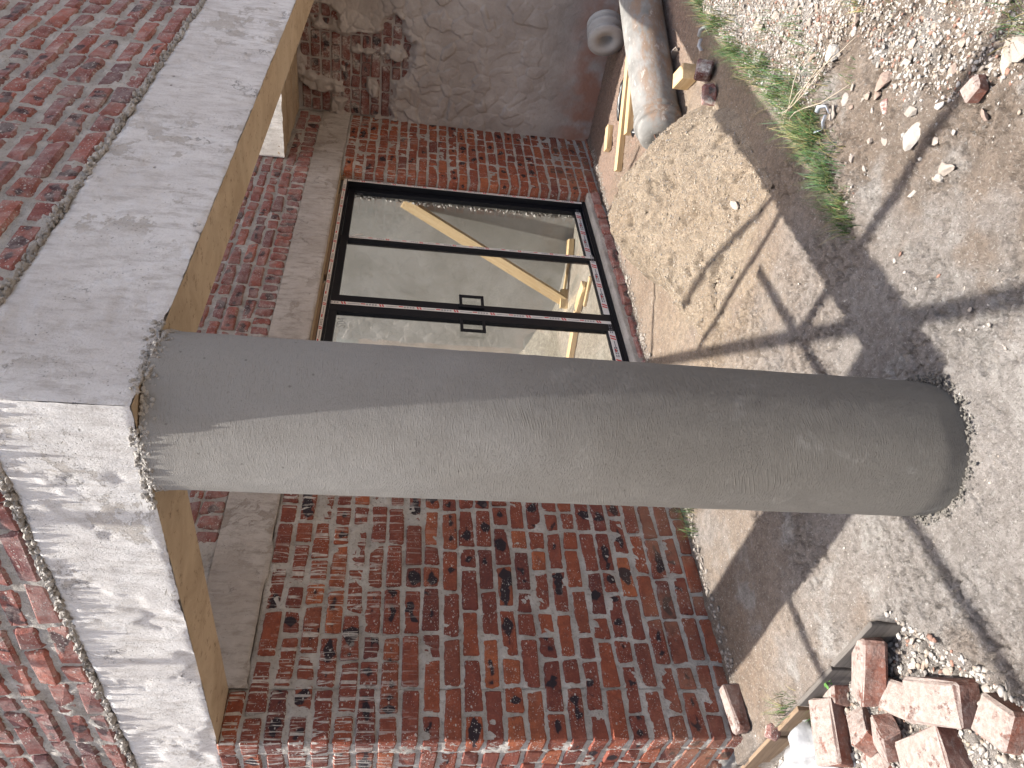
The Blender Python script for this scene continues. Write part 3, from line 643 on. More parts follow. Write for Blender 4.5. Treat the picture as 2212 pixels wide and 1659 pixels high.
# ------------------------------------------------------------------ sliding door
DY = 3.18
door = empty('sliding_door', (4.16, DY, 0), 'black aluminium glass sliding door with white protective tape', 'door')
ZB, ZT = .0, 2.025
def part(name, a, b, mat='alu', parent=None): return box(name, a, b, mat, parent or door)
DLf, DRf = DL + .006, DR - .006
part('head', (DLf, DY, ZT - .045), (DRf, DY + .10, ZT)); part('sill', (DLf, DY - .006, ZB), (DRf, DY + .10, ZB + .022))
part('track', (DLf + .01, DY + .002, ZB + .022), (DRf - .01, DY + .012, ZB + .034)); part('track', (DLf + .01, DY + .046, ZB + .022), (DRf - .01, DY + .056, ZB + .034))
part('jamb', (DRf - .034, DY, ZB + .022), (DRf, DY + .10, ZT - .045)); part('jamb', (DLf, DY, ZB + .022), (DLf + .034, DY + .10, ZT - .045))
def strip(a, b, axis, parent):
    """protective tape with red and grey print, front face towards -Y; axis 'x' or 'z'"""
    o = box('tape', a, b, 'tape', parent); y = a[1] - .0008
    L0, L1 = (a[0], b[0]) if axis == 'x' else (a[2], b[2]); m = (a[2] + b[2]) / 2 if axis == 'x' else (a[0] + b[0]) / 2
    hw = ((b[2] - a[2]) if axis == 'x' else (b[0] - a[0])) * .42; vr, fr_, vi, fi = [], [], [], []
    def q(vs, fs, pts):
        n0 = len(vs)
        for (s_, t_) in pts: vs.append((s_, y, m + t_) if axis == 'x' else (m + t_, y, s_))
        fs.append(tuple(range(n0, n0 + len(pts))))
    s_ = L0 + .07; k = 0
    while s_ < L1 - .08:
        if k % 2 == 0:                                      # slanted red bars, like a letter W
            sl_ = hw * .7; th = hw * .75
            for j in range(2): b0 = s_ + j * th * 1.9; q(vr, fr_, [(b0, -hw), (b0 + th, -hw), (b0 + th + sl_, hw), (b0 + sl_, hw)])
            for j in range(4):
                b0 = s_ + hw * 4 + j * hw * 1.5
                for t_ in (-.55, .2): q(vi, fi, [(b0, t_ * hw), (b0 + hw, t_ * hw), (b0 + hw, (t_ + .4) * hw), (b0, (t_ + .4) * hw)])
        else:
            q(vr, fr_, [(s_, -.1 * hw), (s_ + .03, -.1 * hw), (s_ + .03, hw * .6), (s_, hw * .6)])
            q(vi, fi, [(s_ + .036, -.25 * hw), (s_ + .115, -.25 * hw), (s_ + .115, .05 * hw), (s_ + .036, .05 * hw)])
        s_ += .125; k += 1
    for nm, vs, fs, mt in (('red_print', vr, fr_, 'red'), ('grey_print', vi, fi, 'ink')):   # flat print, too small to pick apart
        if vs:
            me = pymesh(nm, np.array(vs) - np.array(o.location) - np.array(door.location), fs); c_ = bpy.data.objects.new(nm, me); COL.objects.link(c_); me.materials.append(MT[mt]); c_.parent = o; tag(c_, kind='stuff')
    return o
strip((DLf + .02, DY - .002, ZT - .030), (DRf, DY - .0005, ZT - .004), 'x', door)
strip((DRf - .030, DY - .002, ZB + .03), (DRf - .004, DY - .0005, ZT - .036), 'z', door)
PW = (DRf - DLf) / 4; SW = ((.05, .055), (.055, .088), (.088, .055), (.055, .05)); gy_ = {0: DY + .070, 1: DY + .028, 2: DY + .028, 3: DY + .070}
for i in range(4):
    xa, xb = DLf + i * PW, DLf + (i + 1) * PW; y = gy_[i]; lo = i in (1, 2)
    lf = empty('leaf'); lf.parent = door; bpy.data.objects.remove(lf)
    lf = part('leaf', (xa + (.034 if i == 0 else .0), y - .018, ZB + .036), (xa + (.034 if i == 0 else .0) + SW[i][0], y + .018, ZT - .05))
    def sub(name, a, b, mat='alu'):
        o = box(name, a, b, mat); o.parent = lf; o.location = o.location - lf.location - door.location; return o
    x0 = xa + (.034 if i == 0 else 0) + SW[i][0]; x1 = xb - (.034 if i == 3 else 0)
    sub('stile', (x1 - SW[i][1], y - .018, ZB + .036), (x1, y + .018, ZT - .05))
    sub('bottom_rail', (x0, y - .0175, ZB + .036), (x1 - SW[i][1], y + .0175, ZB + .092)); sub('top_rail', (x0, y - .0175, ZT - .10), (x1 - SW[i][1], y + .0175, ZT - .05))
    sub('pane', (x0 - .004, y - .003, ZB + .088), (x1 - SW[i][1] + .004, y + .003, ZT - .096), 'glass')
    strip((x0 + .006, y - .0205, ZB + .042), (x1 - SW[i][1] - .006, y - .0185, ZB + .086), 'x', door)
    if lo:
        xh = xb - .070 if i == 1 else xa + .026; sg = -1 if i == 1 else 1
        bm = bmesh.new(); x_in = xh + sg * .012; x_out = xh + sg * .15
        for a, b in (((x_in, .945), (x_in + sg * .022, 1.115)), ((x_out - sg * .022, .945), (x_out, 1.115)), ((x_in + sg * .022, .945), (x_out - sg * .022, .965)), ((x_in + sg * .022, 1.095), (x_out - sg * .022, 1.115))):
            vs = [bm.verts.new(p_) for p_ in box_v((min(a[0], b[0]), y - .034, a[1]), (max(a[0], b[0]), y - .024, b[1]))]
            for f_ in BOXF: bm.faces.new([vs[k] for k in f_])
        for zz in (.965, 1.095):
            vs = [bm.verts.new(p_) for p_ in box_v((xh + sg * .022 - .006, y - .024, zz - .006), (xh + sg * .022 + .006, y - .017, zz + .006))]
            for f_ in BOXF: bm.faces.new([vs[k] for k in f_])
        bmesh.ops.recalc_face_normals(bm, faces=bm.faces)
        me = bpy.data.meshes.new('handle'); bm.to_mesh(me); bm.free(); me.transform(Matrix.Translation(-lf.location - door.location))
        hh = bpy.data.objects.new('handle', me); COL.objects.link(hh); me.materials.append(MT['alu']); hh.parent = lf
xm = DLf + 2 * PW; ymt = gy_[1] - .0205
strip((xm - .015, ymt, ZB + .05), (xm + .015, ymt + .002, ZT - .055), 'z', door)
x3 = DLf + 3 * PW; strip((x3 - .026, ymt, ZB + .05), (x3 - .003, ymt + .002, ZT - .11), 'z', door)
x1_ = DLf + PW; strip((x1_ + .003, ymt, ZB + .05), (x1_ + .026, ymt + .002, ZT - .11), 'z', door)
# marker writing on the panes
def scribble(strokes, x, y, z, h):
    cu = bpy.data.curves.new('marker_writing', 'CURVE'); cu.dimensions = '3D'; cu.bevel_depth = .0012; cu.bevel_resolution = 0
    for st_ in strokes:
        sp = cu.splines.new('POLY'); sp.points.add(len(st_) - 1)
        for pt, (a, b) in zip(sp.points, st_): pt.co = (x + a * h, y, z + b * h, 1)
    tmp = bpy.data.objects.new('marker_writing', cu); COL.objects.link(tmp); dg = bpy.context.evaluated_depsgraph_get()
    me = bpy.data.meshes.new_from_object(tmp.evaluated_get(dg)); bpy.data.objects.remove(tmp); me.materials.clear(); me.transform(Matrix.Translation(-door.location))
    return meshobj('marker_writing', me, 'ink', door, tuple(door.location))
Sg = [(.5, .85), (.3, 1), (.05, .85), (.1, .6), (.45, .4), (.45, .1), (.2, 0), (0, .15)]
Dg = [(.7, 0), (.7, 1), (1.05, .85), (1.15, .5), (1.05, .1), (.7, 0)]; F4 = [(1.65, 0), (1.65, 1), (1.3, .35), (1.85, .35)]
scribble([Sg, Dg, F4], DLf + PW * 2 - .24, gy_[1] - .0045, 1.86, .055)
scribble([[(a - 1.3, b) for a, b in F4]], DRf - .12, gy_[3] - .0045, 1.86, .05)
# a cable tie hanging from the mullion
tie = meshobj('cable_tie', tube_mesh('cable_tie', [(0, 0, 0), (.012, -.004, -.02), (.03, -.006, -.05), (.038, -.004, -.09)], .004, 6), 'tape', None, (x3 - .028, DY + .0, ZT - .12)); tag(tie, 'short pale cable tie hanging from the door mullion', 'cable tie')
# timber packing and foam in the gap over the head
for k, (a, b) in enumerate(((2.6, 4.35), (4.45, 5.55))): tag(box('packing_strip', (a, DY - .004, ZT + .002), (b, DY + .05, 2.044), 'brownwood', door))
lumps('foam', door, [(DRf - 4.16 + rc.uniform(-.03, .03), -.02 + rc.uniform(-.01, .02), 2.03 + rc.uniform(-.02, .03)) for _ in range(14)], 'brownwood', .014, 44)

# ------------------------------------------------------------------ room behind the door
RX, RF = 6.05, -.025
rm = empty('room_wall', (RX, 5, RF), 'smooth grey plastered room wall seen through the door glass', 'wall')
nu, nv = 120, 90
Yg, Zg = np.meshgrid(np.linspace(3.33, 7.5, nu), np.linspace(-.1, 3.72, nv), indexing='ij')
V = np.stack([RX - .004 * fbm(Yg, Zg, 2, 4, 150), Yg, Zg], -1).reshape(-1, 3) - np.array(rm.location)
meshobj('plaster', tri_mesh('plaster', V, grid_faces(nu, nv)[:, ::-1], 4), 'room', rm, tuple(rm.location))
box('core', (RX + .02, 3.335, -.1), (RX + .25, 7.5, 3.72), 'mortar', rm)
rb = box('room_wall', (1.5, 7.5, -.1), (6.3, 7.72, 3.72), 'room'); tag(rb, 'far back wall of the roofless room behind the door', 'wall', None, 'thing')
nu, nv = 230, 210
X, Y = np.meshgrid(np.linspace(1.49, RX, nu), np.linspace(3.2, 7.5, nv), indexing='ij')
Z = RF + .006 * fbm(X, Y, 3, 4, 151) + .003 * fbm(X, Y, 20, 3, 152) + .30 * ss(.95, 0, np.hypot((X - 6.1) / .9, (Y - 5.3) / 1.0)) * (1 + .3 * fbm(X, Y, 5, 4, 153))
Z = np.where(Y < 3.28, np.minimum(Z, -.01), Z)
me = tri_mesh('room_floor', np.stack([X, Y, Z], -1).reshape(-1, 3), grid_faces(nu, nv), 4)
set_col(me, np.clip(np.array([.47, .43, .36]) + fbm(X, Y, 3, 4, 154).reshape(-1, 1) * np.array([.12, .12, .12]), .1, .8)); tag(meshobj('room_floor', me, 'floor'), kind='structure')
timber('timber_brace', (6.03, 3.47, 1.53), (5.68, 4.14, .01), .038, .10, 'pine', seed=1, roll=.5, label='long diagonal pine brace leaning on the room wall behind the glass', cat='timber')
timber('timber_peg', (5.75, 4.06, RF + .035), (5.62, 4.18, RF + .035), .05, .07, 'pine', seed=2, label='short pine block at the foot of the diagonal brace', cat='timber')
timber('timber_offcut', (5.97, 3.66, RF + .03), (5.86, 3.77, RF + .03), .10, .05, 'pine', seed=3, label='pine offcut on the room floor below the brace top', cat='timber')
timber('timber_offcut', (5.93, 3.78, RF + .012), (5.80, 4.28, RF + .012), .03, .022, 'pine', seed=4, label='thin batten on the room floor along the grey wall', cat='timber')
timber('timber_offcut', (5.19, 3.86, RF + .03), (5.17, 3.58, RF + .03), .085, .045, 'pine', seed=5, label='short pine plank in the middle of the room floor', cat='timber')
timber('timber_offcut', (5.07, 3.73, RF + .014), (5.12, 3.47, RF + .014), .04, .02, 'pine', seed=6, label='splintered pine sliver lying beside the short plank', cat='timber')
timber('timber_plank', (5.17, 3.88, RF + .028), (4.92, 4.75, RF + .028), .10, .045, 'pine', seed=7, label='long pine plank on the room floor beside the sand heap', cat='timber')

# ------------------------------------------------------------------ sand heap on the porch floor
poly = np.array([(4.60, 2.66), (4.55, 2.15), (4.2, 1.66), (3.75, 1.42), (2.98, 1.46), (2.92, 1.95), (3.02, 2.33), (3.6, 2.55), (4.2, 2.74)])
def poly_d(px, py):
    ins = np.zeros(px.shape, bool); d = np.full(px.shape, 9.)
    for i in range(len(poly)):
        a, b = poly[i], poly[(i + 1) % len(poly)]; t = np.clip(((px - a[0]) * (b[0] - a[0]) + (py - a[1]) * (b[1] - a[1])) / ((b - a) @ (b - a)), 0, 1)
        d = np.minimum(d, np.hypot(px - a[0] - t * (b[0] - a[0]), py - a[1] - t * (b[1] - a[1])))
        cnd = ((a[1] > py) != (b[1] > py)) & (px < (b[0] - a[0]) * (py - a[1]) / (b[1] - a[1] + 1e-12) + a[0]); ins ^= cnd
    return np.where(ins, d, -d)
def sand_h(x, y):
    d = poly_d(x, y) + .05 * fbm(x, y, 5, 4, 160)
    big = ss(3.0, 4.3, x)
    return np.where(d > -.03, (.06 + .38 * big) * (1 - np.exp(-np.maximum(d, 0) / .22)) * (1 + .18 * fbm(x, y, 5, 4, 161)) + .003 + np.minimum(d, 0) * .6, -.05) + (.011 * fbm(x, y, 48, 3, 162, .75) + .034 * fbm(x, y, 7, 4, 163, .65) - .030 * ss(.22, .5, fbm(x, y, 13, 3, 165))) * ss(0, .05, d)
X, Y = np.meshgrid(np.linspace(2.8, 5.0, 400), np.linspace(1.3, 3.05, 318), indexing='ij')
H = sand_h(X, Y); V = np.stack([X, Y, gz(X, Y, False) + H], -1).reshape(-1, 3); Q = grid_faces(400, 318)
Q = Q[(H.reshape(-1)[Q] > -.004).all(1)]; used = np.unique(Q); mp = np.zeros(len(V), int); mp[used] = np.arange(len(used))
me = tri_mesh('sand_heap', V[used], mp[Q], 4)
nn = fbm(X, Y, 4, 4, 164).reshape(-1)[used][:, None]; set_col(me, np.clip(np.array([.62, .50, .37]) + nn * np.array([.10, .10, .09]), .1, .8))
tag(meshobj('sand_heap', me, 'sand'), 'low heap of coarse yellow building sand on the porch floor', 'sand heap')
def top_z(x, y): return float(max(gz(np.array([x]), np.array([y]))[0], gz(np.array([x]), np.array([y]), False)[0] + sand_h(np.array([x]), np.array([y]))[0]))

# ------------------------------------------------------------------ precast column drum, capital and bits beside it
def lathe(name, prof, n, seed=0, rough=.0):
    v = []; f = []
    for i, (t_, r0) in enumerate(prof):
        for k in range(n):
            a = 2 * math.pi * k / n; r1 = r0 * (1 + rough * float(fbm(np.array([math.cos(a) * 2 + t_ * 3]), np.array([math.sin(a) * 2 + t_ * 5]), 2, 3, seed)[0])); v.append((t_, r1 * math.cos(a), r1 * math.sin(a)))
    for i in range(len(prof) - 1):
        for k in range(n): f.append((i * n + k, i * n + (k + 1) % n, (i + 1) * n + (k + 1) % n, (i + 1) * n + k))
    f.append(tuple(range(n - 1, -1, -1))); f.append(tuple(range((len(prof) - 1) * n, len(prof) * n)))
    return pymesh(name, v, f, True)
A = np.array([4.33, 1.865]); Bv = np.array([6.3, 1.215]); dv = (Bv - A) / np.linalg.norm(Bv - A)
dr = empty('column_drum', (A[0], A[1], 0), 'grey precast round column shaft lying behind the sand heap', 'column')
prof = [(-.05, .055), (-.048, .105), (-.02, .124), (.0, .128), (.03, .126), (.045, .127), (.05, .139), (.055, .147), (.085, .149), (.09, .143), (.094, .131), (.118, .130), (.122, .141), (.14, .144), (.146, .140), (.15, .136), (.20, .138), (.5, .139), (1, .140), (1.5, .141), (2.1, .142)]
dr.rotation_euler = (0, math.radians(.6), math.atan2(dv[1], dv[0]))
dr.location.z = float(gz(np.array([4.8]), np.array([1.7]))[0]) + .142
o = bpy.data.objects.new('shaft', lathe('shaft', prof, 48, 5, .02)); COL.objects.link(o); o.data.materials.append(MT['drum']); o.parent = dr
for k, (a, b) in enumerate(((.04, .02), (-.03, .05), (.0, -.06))):
    o = bpy.data.objects.new('rebar', tube_mesh('rebar', [(-.03, a, b), (-.10, a * 1.1, b - .01), (-.15, a * 1.4, b - .05)], .005, 6)); COL.objects.link(o); o.data.materials.append(MT['rust']); o.parent = dr
cp = empty('column_capital', (6.52, 1.95, -.12), 'stepped grey cast capital lying at the foot of the plastered wall', 'capital')
cp.rotation_euler = (0, 0, math.radians(158)); cp.location.z = float(gz(np.array([6.5]), np.array([1.95]))[0]) + .15
o = bpy.data.objects.new('rings', lathe('rings', [(-.02, .12), (0, .145), (.03, .145), (.035, .125), (.06, .125), (.065, .148), (.10, .148), (.105, .12), (.16, .118), (.165, .148), (.19, .15), (.195, .06), (.12, .058)], 40, 6, .01)); COL.objects.link(o); o.data.materials.append(MT['cast']); o.parent = cp
def lyt(p, q, w_, t_, mat, seed, label, cat='timber', name='timber_offcut', dz=0):
    za = float(gz(np.array([p[0]]), np.array([p[1]]))[0]) + t_ / 2 + .004 + dz; zb = float(gz(np.array([q[0]]), np.array([q[1]]))[0]) + t_ / 2 + .004 + dz
    return timber(name, (*p, za), (*q, zb), w_, t_, mat, seed=seed, label=label, cat=cat)
lyt((5.40, 2.66), (5.95, 1.95), .07, .045, 'pine', 11, 'long pale pine batten on the floor between drum and wall')
lyt((5.36, 2.34), (5.75, 1.9), .075, .05, 'pine', 12, 'thick pine offcut tucked against the column drum')
lyt((5.87, 2.72), (6.02, 2.58), .075, .045, 'pine', 13, 'small pine block alone near the plastered wall')
lyt((4.47, 1.60), (4.36, 1.49), .09, .09, 'pine', 14, 'stubby cut pine block in front of the column drum')
lyt((5.5, 1.33), (6.6, 1.02), .06, .03, 'brownwood', 15, 'brown board lying on the ground in front of the column drum', name='timber_board')
def crumple(name, c, sx, sy, h, mat, seed, rot, n=16, thick=True, **kw):
    U, V_ = np.meshgrid(np.linspace(-1, 1, n), np.linspace(-1, 1, n), indexing='ij')
    X = U * sx * (1 + .25 * fbm(U, V_, 1.3, 3, seed)); Y = V_ * sy * (1 + .3 * fbm(U, V_, 1.3, 3, seed + 1)); Z = h * (np.clip(1 - np.maximum(abs(U), abs(V_)) ** 2.2, 0, 1) * .8 + .45 * np.abs(fbm(U, V_, 1.8, 4, seed + 2)))
    P = np.stack([X, Y, Z], -1).reshape(-1, 3); me = tri_mesh(name, P, grid_faces(n, n), 4, False)
    o = meshobj(name, me, mat, None, c, (0, 0, rot)); md = o.modifiers.new('thick', 'SOLIDIFY'); md.thickness = .002; return tag(o, **kw)
crumple('plastic_scrap', (5.92, 2.30, -.125), .02, .16, .03, 'blackp', 170, .35, label='torn strip of black plastic beside the pine batten', cat='plastic')
crumple('plastic_scrap', (5.32, 2.30, -.115), .03, .03, .03, 'blackp', 171, .9, n=8, label='small black plastic scrap at the end of the thick pine offcut', cat='plastic')
crumple('plastic_bag', (1.02, 2.83, -.10), .12, .16, .10, 'whitep', 175, .3, n=30, label='crumpled white plastic bag among the loose bricks', cat='bag')

# ------------------------------------------------------------------ loose bricks by the slab edge
def loose(x, y, dz, yaw, L, W_, H_, label, tilt=(0, 0), seed=0, mat='brick_loose', cut=.007):
    me = bev_mesh('loose_brick', L, W_, H_, cut, .006, seed)
    if L > .12:
        bm = bmesh.new(); bm.from_mesh(me); bmesh.ops.subdivide_edges(bm, edges=bm.edges[:], cuts=1, use_grid_fill=True)
        for v_ in bm.verts: v_.co += Vector([random.Random(seed * 99 + v_.index * 3 + k).uniform(-.002, .002) for k in range(3)])
        bm.to_mesh(me); bm.free()
    o = meshobj('loose_brick', me, mat, None, (x, y, float(gz(np.array([x]), np.array([y]))[0]) + H_ / 2 - .006 + dz), (tilt[0], tilt[1], yaw)); return tag(o, label, 'brick', 'loose bricks dumped beside the slab')
loose(1.115, 2.20, .025, math.radians(132), .215, .105, .085, 'chipped pale brick leaning on the mortar mound with an orange broken side', (.25, .12), 41)
loose(.905, 1.985, .015, math.radians(62), .225, .125, .08, 'whole brick with a whitewashed top lying flat at the pile edge', (.02, -.05), 42, cut=.008)
loose(.775, 1.83, -.005, math.radians(35), .12, .115, .085, 'dark brown half brick at the far end of the pile', (.1, .05), 43)
loose(.80, 2.14, -.01, math.radians(78), .235, .15, .09, 'large pale block with speckled top at the front of the pile', (-.05, .06), 44)
loose(.99, 2.17, -.025, math.radians(50), .16, .10, .075, 'pinkish brick half buried between two whole bricks', (.2, -.1), 45)
loose(1.0, 2.40, .0, math.radians(20), .13, .08, .085, 'broken brick chunk standing on edge in the middle of the pile', (.5, .3), 46)
loose(.93, 2.30, -.01, math.radians(110), .13, .085, .07, 'small pale brick fragment beside the large block', (.1, .4), 47)
loose(1.06, 2.56, .015, math.radians(-15), .22, .105, .08, 'reddish brick lying askew beside the white bag', (.35, .1), 48)
loose(1.17, 2.50, -.01, math.radians(60), .09, .075, .07, 'small square brick bat near the dark shutter board', (.1, .1), 49)
loose(.90, 2.43, -.02, math.radians(30), .12, .08, .06, 'dark brick fragment half hidden below the bag', (.3, .1), 50)
loose(1.19, 2.86, -.01, math.radians(80), .06, .05, .05, 'red brick chip by the clover', (.3, .2), 51, 'brick_smeared')
loose(1.36, 3.035, .0, math.radians(4), .20, .07, .075, 'brown brick laid against the foot of the wall corner', (.1, 0), 52, cut=.009)
loose(4.13, 1.40, .01, math.radians(40), .11, .09, .09, 'broken red brick in the grass at the end of the sand heap', (.2, .3), 53, 'brick_smeared')
loose(3.98, 1.47, .0, math.radians(100), .10, .07, .07, 'dark round-edged brick bat beside the pine block', (.1, .2), 54, 'brick_smeared')
loose(2.03, .64, .0, math.radians(70), .066, .055, .045, 'small dark red brick bat in the white rubble', (.1, .1), 55)
loose(2.42, .87, -.012, math.radians(120), .07, .035, .03, 'rust coloured tile shard in the rubble', (.5, .3), 56, 'brick_smeared')
loose(4.55, .98, .0, math.radians(20), .10, .05, .04, 'thin red brick shard at the far edge of the rubble', (.3, .5), 57, 'brick_smeared')
# shutter boards along the slab edge
def edge_board(y0, y1, z1, mat, seed, label, x=1.182): tag(timber('shutter_board', (x, y0, z1 - .078), (x + .004, y1, z1 - .078), .016, .13, mat, seed=seed), label, 'board')
edge_board(2.03, 2.32, .002, 'oldwood', 61, 'dark weathered shutter board at the slab edge next to the mortar mound')
edge_board(2.33, 2.62, .0, 'oldwood', 62, 'grey shutter board in the middle of the slab edge')
edge_board(2.64, 2.88, -.008, 'brownwood', 63, 'mossy shutter board behind the grass tuft at the slab edge')
edge_board(2.89, 3.14, -.004, 'brownwood', 64, 'brown shutter board at the slab edge near the wall corner')
edge_board(3.15, 3.9, -.01, 'brownwood', 65, 'long brown shutter board along the foot of the wall end', 1.19)
timber('timber_offcut', (1.12, 3.22, -.08), (1.06, 3.5, -.07), .06, .05, 'pine', seed=66, label='pale pine offcut below the wall corner', cat='timber')
timber('timber_offcut', (1.06, 3.02, -.08), (.98, 3.22, -.07), .05, .045, 'pine', seed=67, label='pine offcut poking out beside the white bag', cat='timber')

# ------------------------------------------------------------------ stones and gravel
def stone_mesh(seed, sub=2):
    bm = bmesh.new(); r = random.Random(seed); bmesh.ops.create_icosphere(bm, subdivisions=sub, radius=.5)
    for k in range(10):                                      # knock flats off
        d = Vector((r.gauss(0, 1), r.gauss(0, 1), r.gauss(0, 1))).normalized(); t_ = r.uniform(.20, .38)
        for v_ in bm.verts:
            q = v_.co.dot(d)
            if q > t_: v_.co -= d * (q - t_)
    for v_ in bm.verts: v_.co *= r.uniform(.94, 1.06)
    me = bpy.data.meshes.new('rubble_stone'); bm.to_mesh(me); bm.free(); me.materials.append(MT['rubble']); return me
SM = [stone_mesh(200 + i, 1 if i < 8 else 2) for i in range(12)]
def stone(x, y, s_, label='pale lump of broken concrete among the rubble', sc=None, seed=0, group='rubble stones', mi=None):
    r = random.Random(seed); sc = sc or (s_ * r.uniform(.9, 1.5), s_ * r.uniform(.7, 1.1), s_ * r.uniform(.45, .8))
    o = bpy.data.objects.new('rubble_stone', SM[r.randrange(12) if mi is None else mi]); COL.objects.link(o)
    o.location = (x, y, top_z(x, y) + sc[2] * .26); o.rotation_euler = (r.uniform(-.3, .3), r.uniform(-.3, .3), r.uniform(0, 6.3)); o.scale = sc
    return tag(o, label, 'stone', group)
stone(2.48, .80, .1, 'white chalky stone standing clear on the brown soil', (.105, .06, .05), 1, None, 9)
stone(2.0, .87, .1, 'flat oval grey stone in the pale dust near the column', (.12, .075, .03), 2, None, 10)
stone(2.0, .545, .1, 'long pale slab of concrete at the edge of the rubble', (.13, .06, .05), 3, None, 8)
stone(2.20, .865, .1, 'broad beige stone beside the pole shadow', (.11, .09, .04), 4, None, 11)
stone(1.95, .50, .1, 'upright pinkish stone at the rubble edge', (.11, .075, .06), 5, None, 9)
stone(3.15, 1.66, .06, 'smooth dark grey stone on the sand', (.07, .04, .035), 6, None, 8)
stone(2.90, .86, .1, 'grey square block of stone among the rubble', (.075, .07, .06), 12, None, 9)
stone(4.87, 1.56, .08, 'grey and cream stone under the side of the column drum', (.13, .05, .05), 7, None, 10)
rs = random.Random(77); cnt = 0; tries = 0
while cnt < 150 and tries < 6000:
    tries += 1
    if cnt % 4 != 3: x, y = rs.uniform(1.85, 5.0), rs.uniform(.3, 1.08)
    else: x, y = rs.uniform(.6, 1.16), rs.uniform(1.75, 3.1)
    if not in_view((x, y, 0), .02): continue
    if y < 1.2 and rs.random() > .05 + .95 * ss(1.9, 3.4, x + (1.0 - y) * 1.0): continue
    if y > 1.2 and y < 1.97 - (1.19 - x) * .75: continue
    stone(x, y, rs.uniform(.018, .04) if rs.random() < .85 else rs.uniform(.04, .062), seed=1000 + tries); cnt += 1
# gravel: uncountable
ico = bmesh.new(); bmesh.ops.create_icosphere(ico, subdivisions=1, radius=1); iv = np.array([v_.co[:] for v_ in ico.verts]); fi_ = np.array([[v_.index for v_ in f_.verts] for f_ in ico.faces]); ico.free()
def gravel(name, n, sampler, smin, smax, cols, label, matname='stone', seed=0, pw_=2.2):
    r = np.random.default_rng(seed); P = np.zeros((0, 2))
    while len(P) < n:
        x, y = sampler(r, 20000); d = np.stack([x, y, 0 * x], -1) - EYE; zc = np.maximum(-d @ RB, .1)
        ok = (np.abs(F * (d @ RR) / zc) < .53) & (np.abs(F * (d @ RU) / zc) < .405); P = np.concatenate([P, np.stack([x, y], -1)[ok]])
    P = P[:n]
    s_ = smin + (smax - smin) * r.random(len(P)) ** pw_
    z = np.maximum(gz(P[:, 0], P[:, 1]), gz(P[:, 0], P[:, 1], False) + sand_h(P[:, 0], P[:, 1])) + s_ * .2
    k = len(iv); jit = 1 + r.uniform(-.5, .35, (len(P), k, 3)); sc = s_[:, None] * r.uniform(.4, 1.4, (len(P), 3)) * np.array([1, 1, .65])
    a = r.uniform(0, 6.28, len(P)); Vv = iv[None] * jit * sc[:, None, :]
    X = Vv[..., 0] * np.cos(a)[:, None] - Vv[..., 1] * np.sin(a)[:, None]; Y = Vv[..., 0] * np.sin(a)[:, None] + Vv[..., 1] * np.cos(a)[:, None]
    V = np.stack([X + P[:, 0, None], Y + P[:, 1, None], Vv[..., 2] + z[:, None]], -1).reshape(-1, 3)
    Fc = (fi_[None] + (np.arange(len(P)) * k)[:, None, None]).reshape(-1, 3)
    me = tri_mesh(name, V, Fc, 3, False); cc = np.array(cols)[r.integers(0, len(cols), len(P))] * r.uniform(.8, 1.15, (len(P), 1)); set_col(me, np.repeat(cc, k, 0))
    return tag(meshobj(name, me, matname), label, 'gravel', None, 'stuff')
PALE = [(.44, .42, .395), (.38, .355, .325), (.35, .31, .27), (.47, .455, .44), (.40, .365, .335), (.30, .245, .195), (.25, .225, .20), (.28, .27, .26), (.42, .39, .36), (.24, .12, .085)]
def samp_r(r, k):
    x, y = r.uniform(1.4, 5.2, k), r.uniform(.25, 1.2, k)
    m = r.random(k) < .012 + .988 * ss(.42, .60, .5 + .5 * fbm(x, y, 2.2, 3, 71) + .30 * (ss(1.8, 3.6, x + (1 - y) * 1.3) - .5)) * ss(1.5, 2.6, x + (1 - y)); return x[m], y[m]
gravel('gravel', 22000, samp_r, .0012, .010, PALE, 'loose pale gravel and concrete crumbs over the rubble ground', seed=1, pw_=3.2)
def samp_l(r, k):
    x, y = r.uniform(.5, 1.17, k), r.uniform(1.6, 3.4, k); m = y > 1.95 - (1.19 - x) * .75; return x[m], y[m]
gravel('gravel', 4200, samp_l, .002, .014, PALE, 'pale mortar crumbs between the loose bricks at the slab edge', seed=2)
gravel('grit', 5000, lambda r, k: (r.uniform(1.2, 5.5, k), r.uniform(1.25, 3.08, k)), .001, .005, [(.45, .40, .34), (.30, .26, .22), (.52, .49, .45)], 'fine grit scattered over the porch floor', seed=3, pw_=3)
def samp_s(r, k):
    x, y = r.uniform(2.9, 4.65, k), r.uniform(1.38, 2.75, k); m = poly_d(x, y) > 0; return x[m], y[m]
gravel('sand_grains', 9000, samp_s, .0015, .007, [(.42, .35, .27), (.39, .32, .235), (.45, .39, .32), (.31, .25, .19), (.24, .225, .21)], 'coarse grains on the yellow sand heap', seed=4, pw_=2.5)
gravel('grit', 1500, lambda r, k: (r.uniform(1.5, 6.5, k), 3.06 - abs(r.normal(0, .03, k))), .003, .014, [(.30, .27, .24), (.36, .33, .30), (.22, .19, .17)], 'dirt and mortar crumbs swept along the foot of the wall', seed=5)

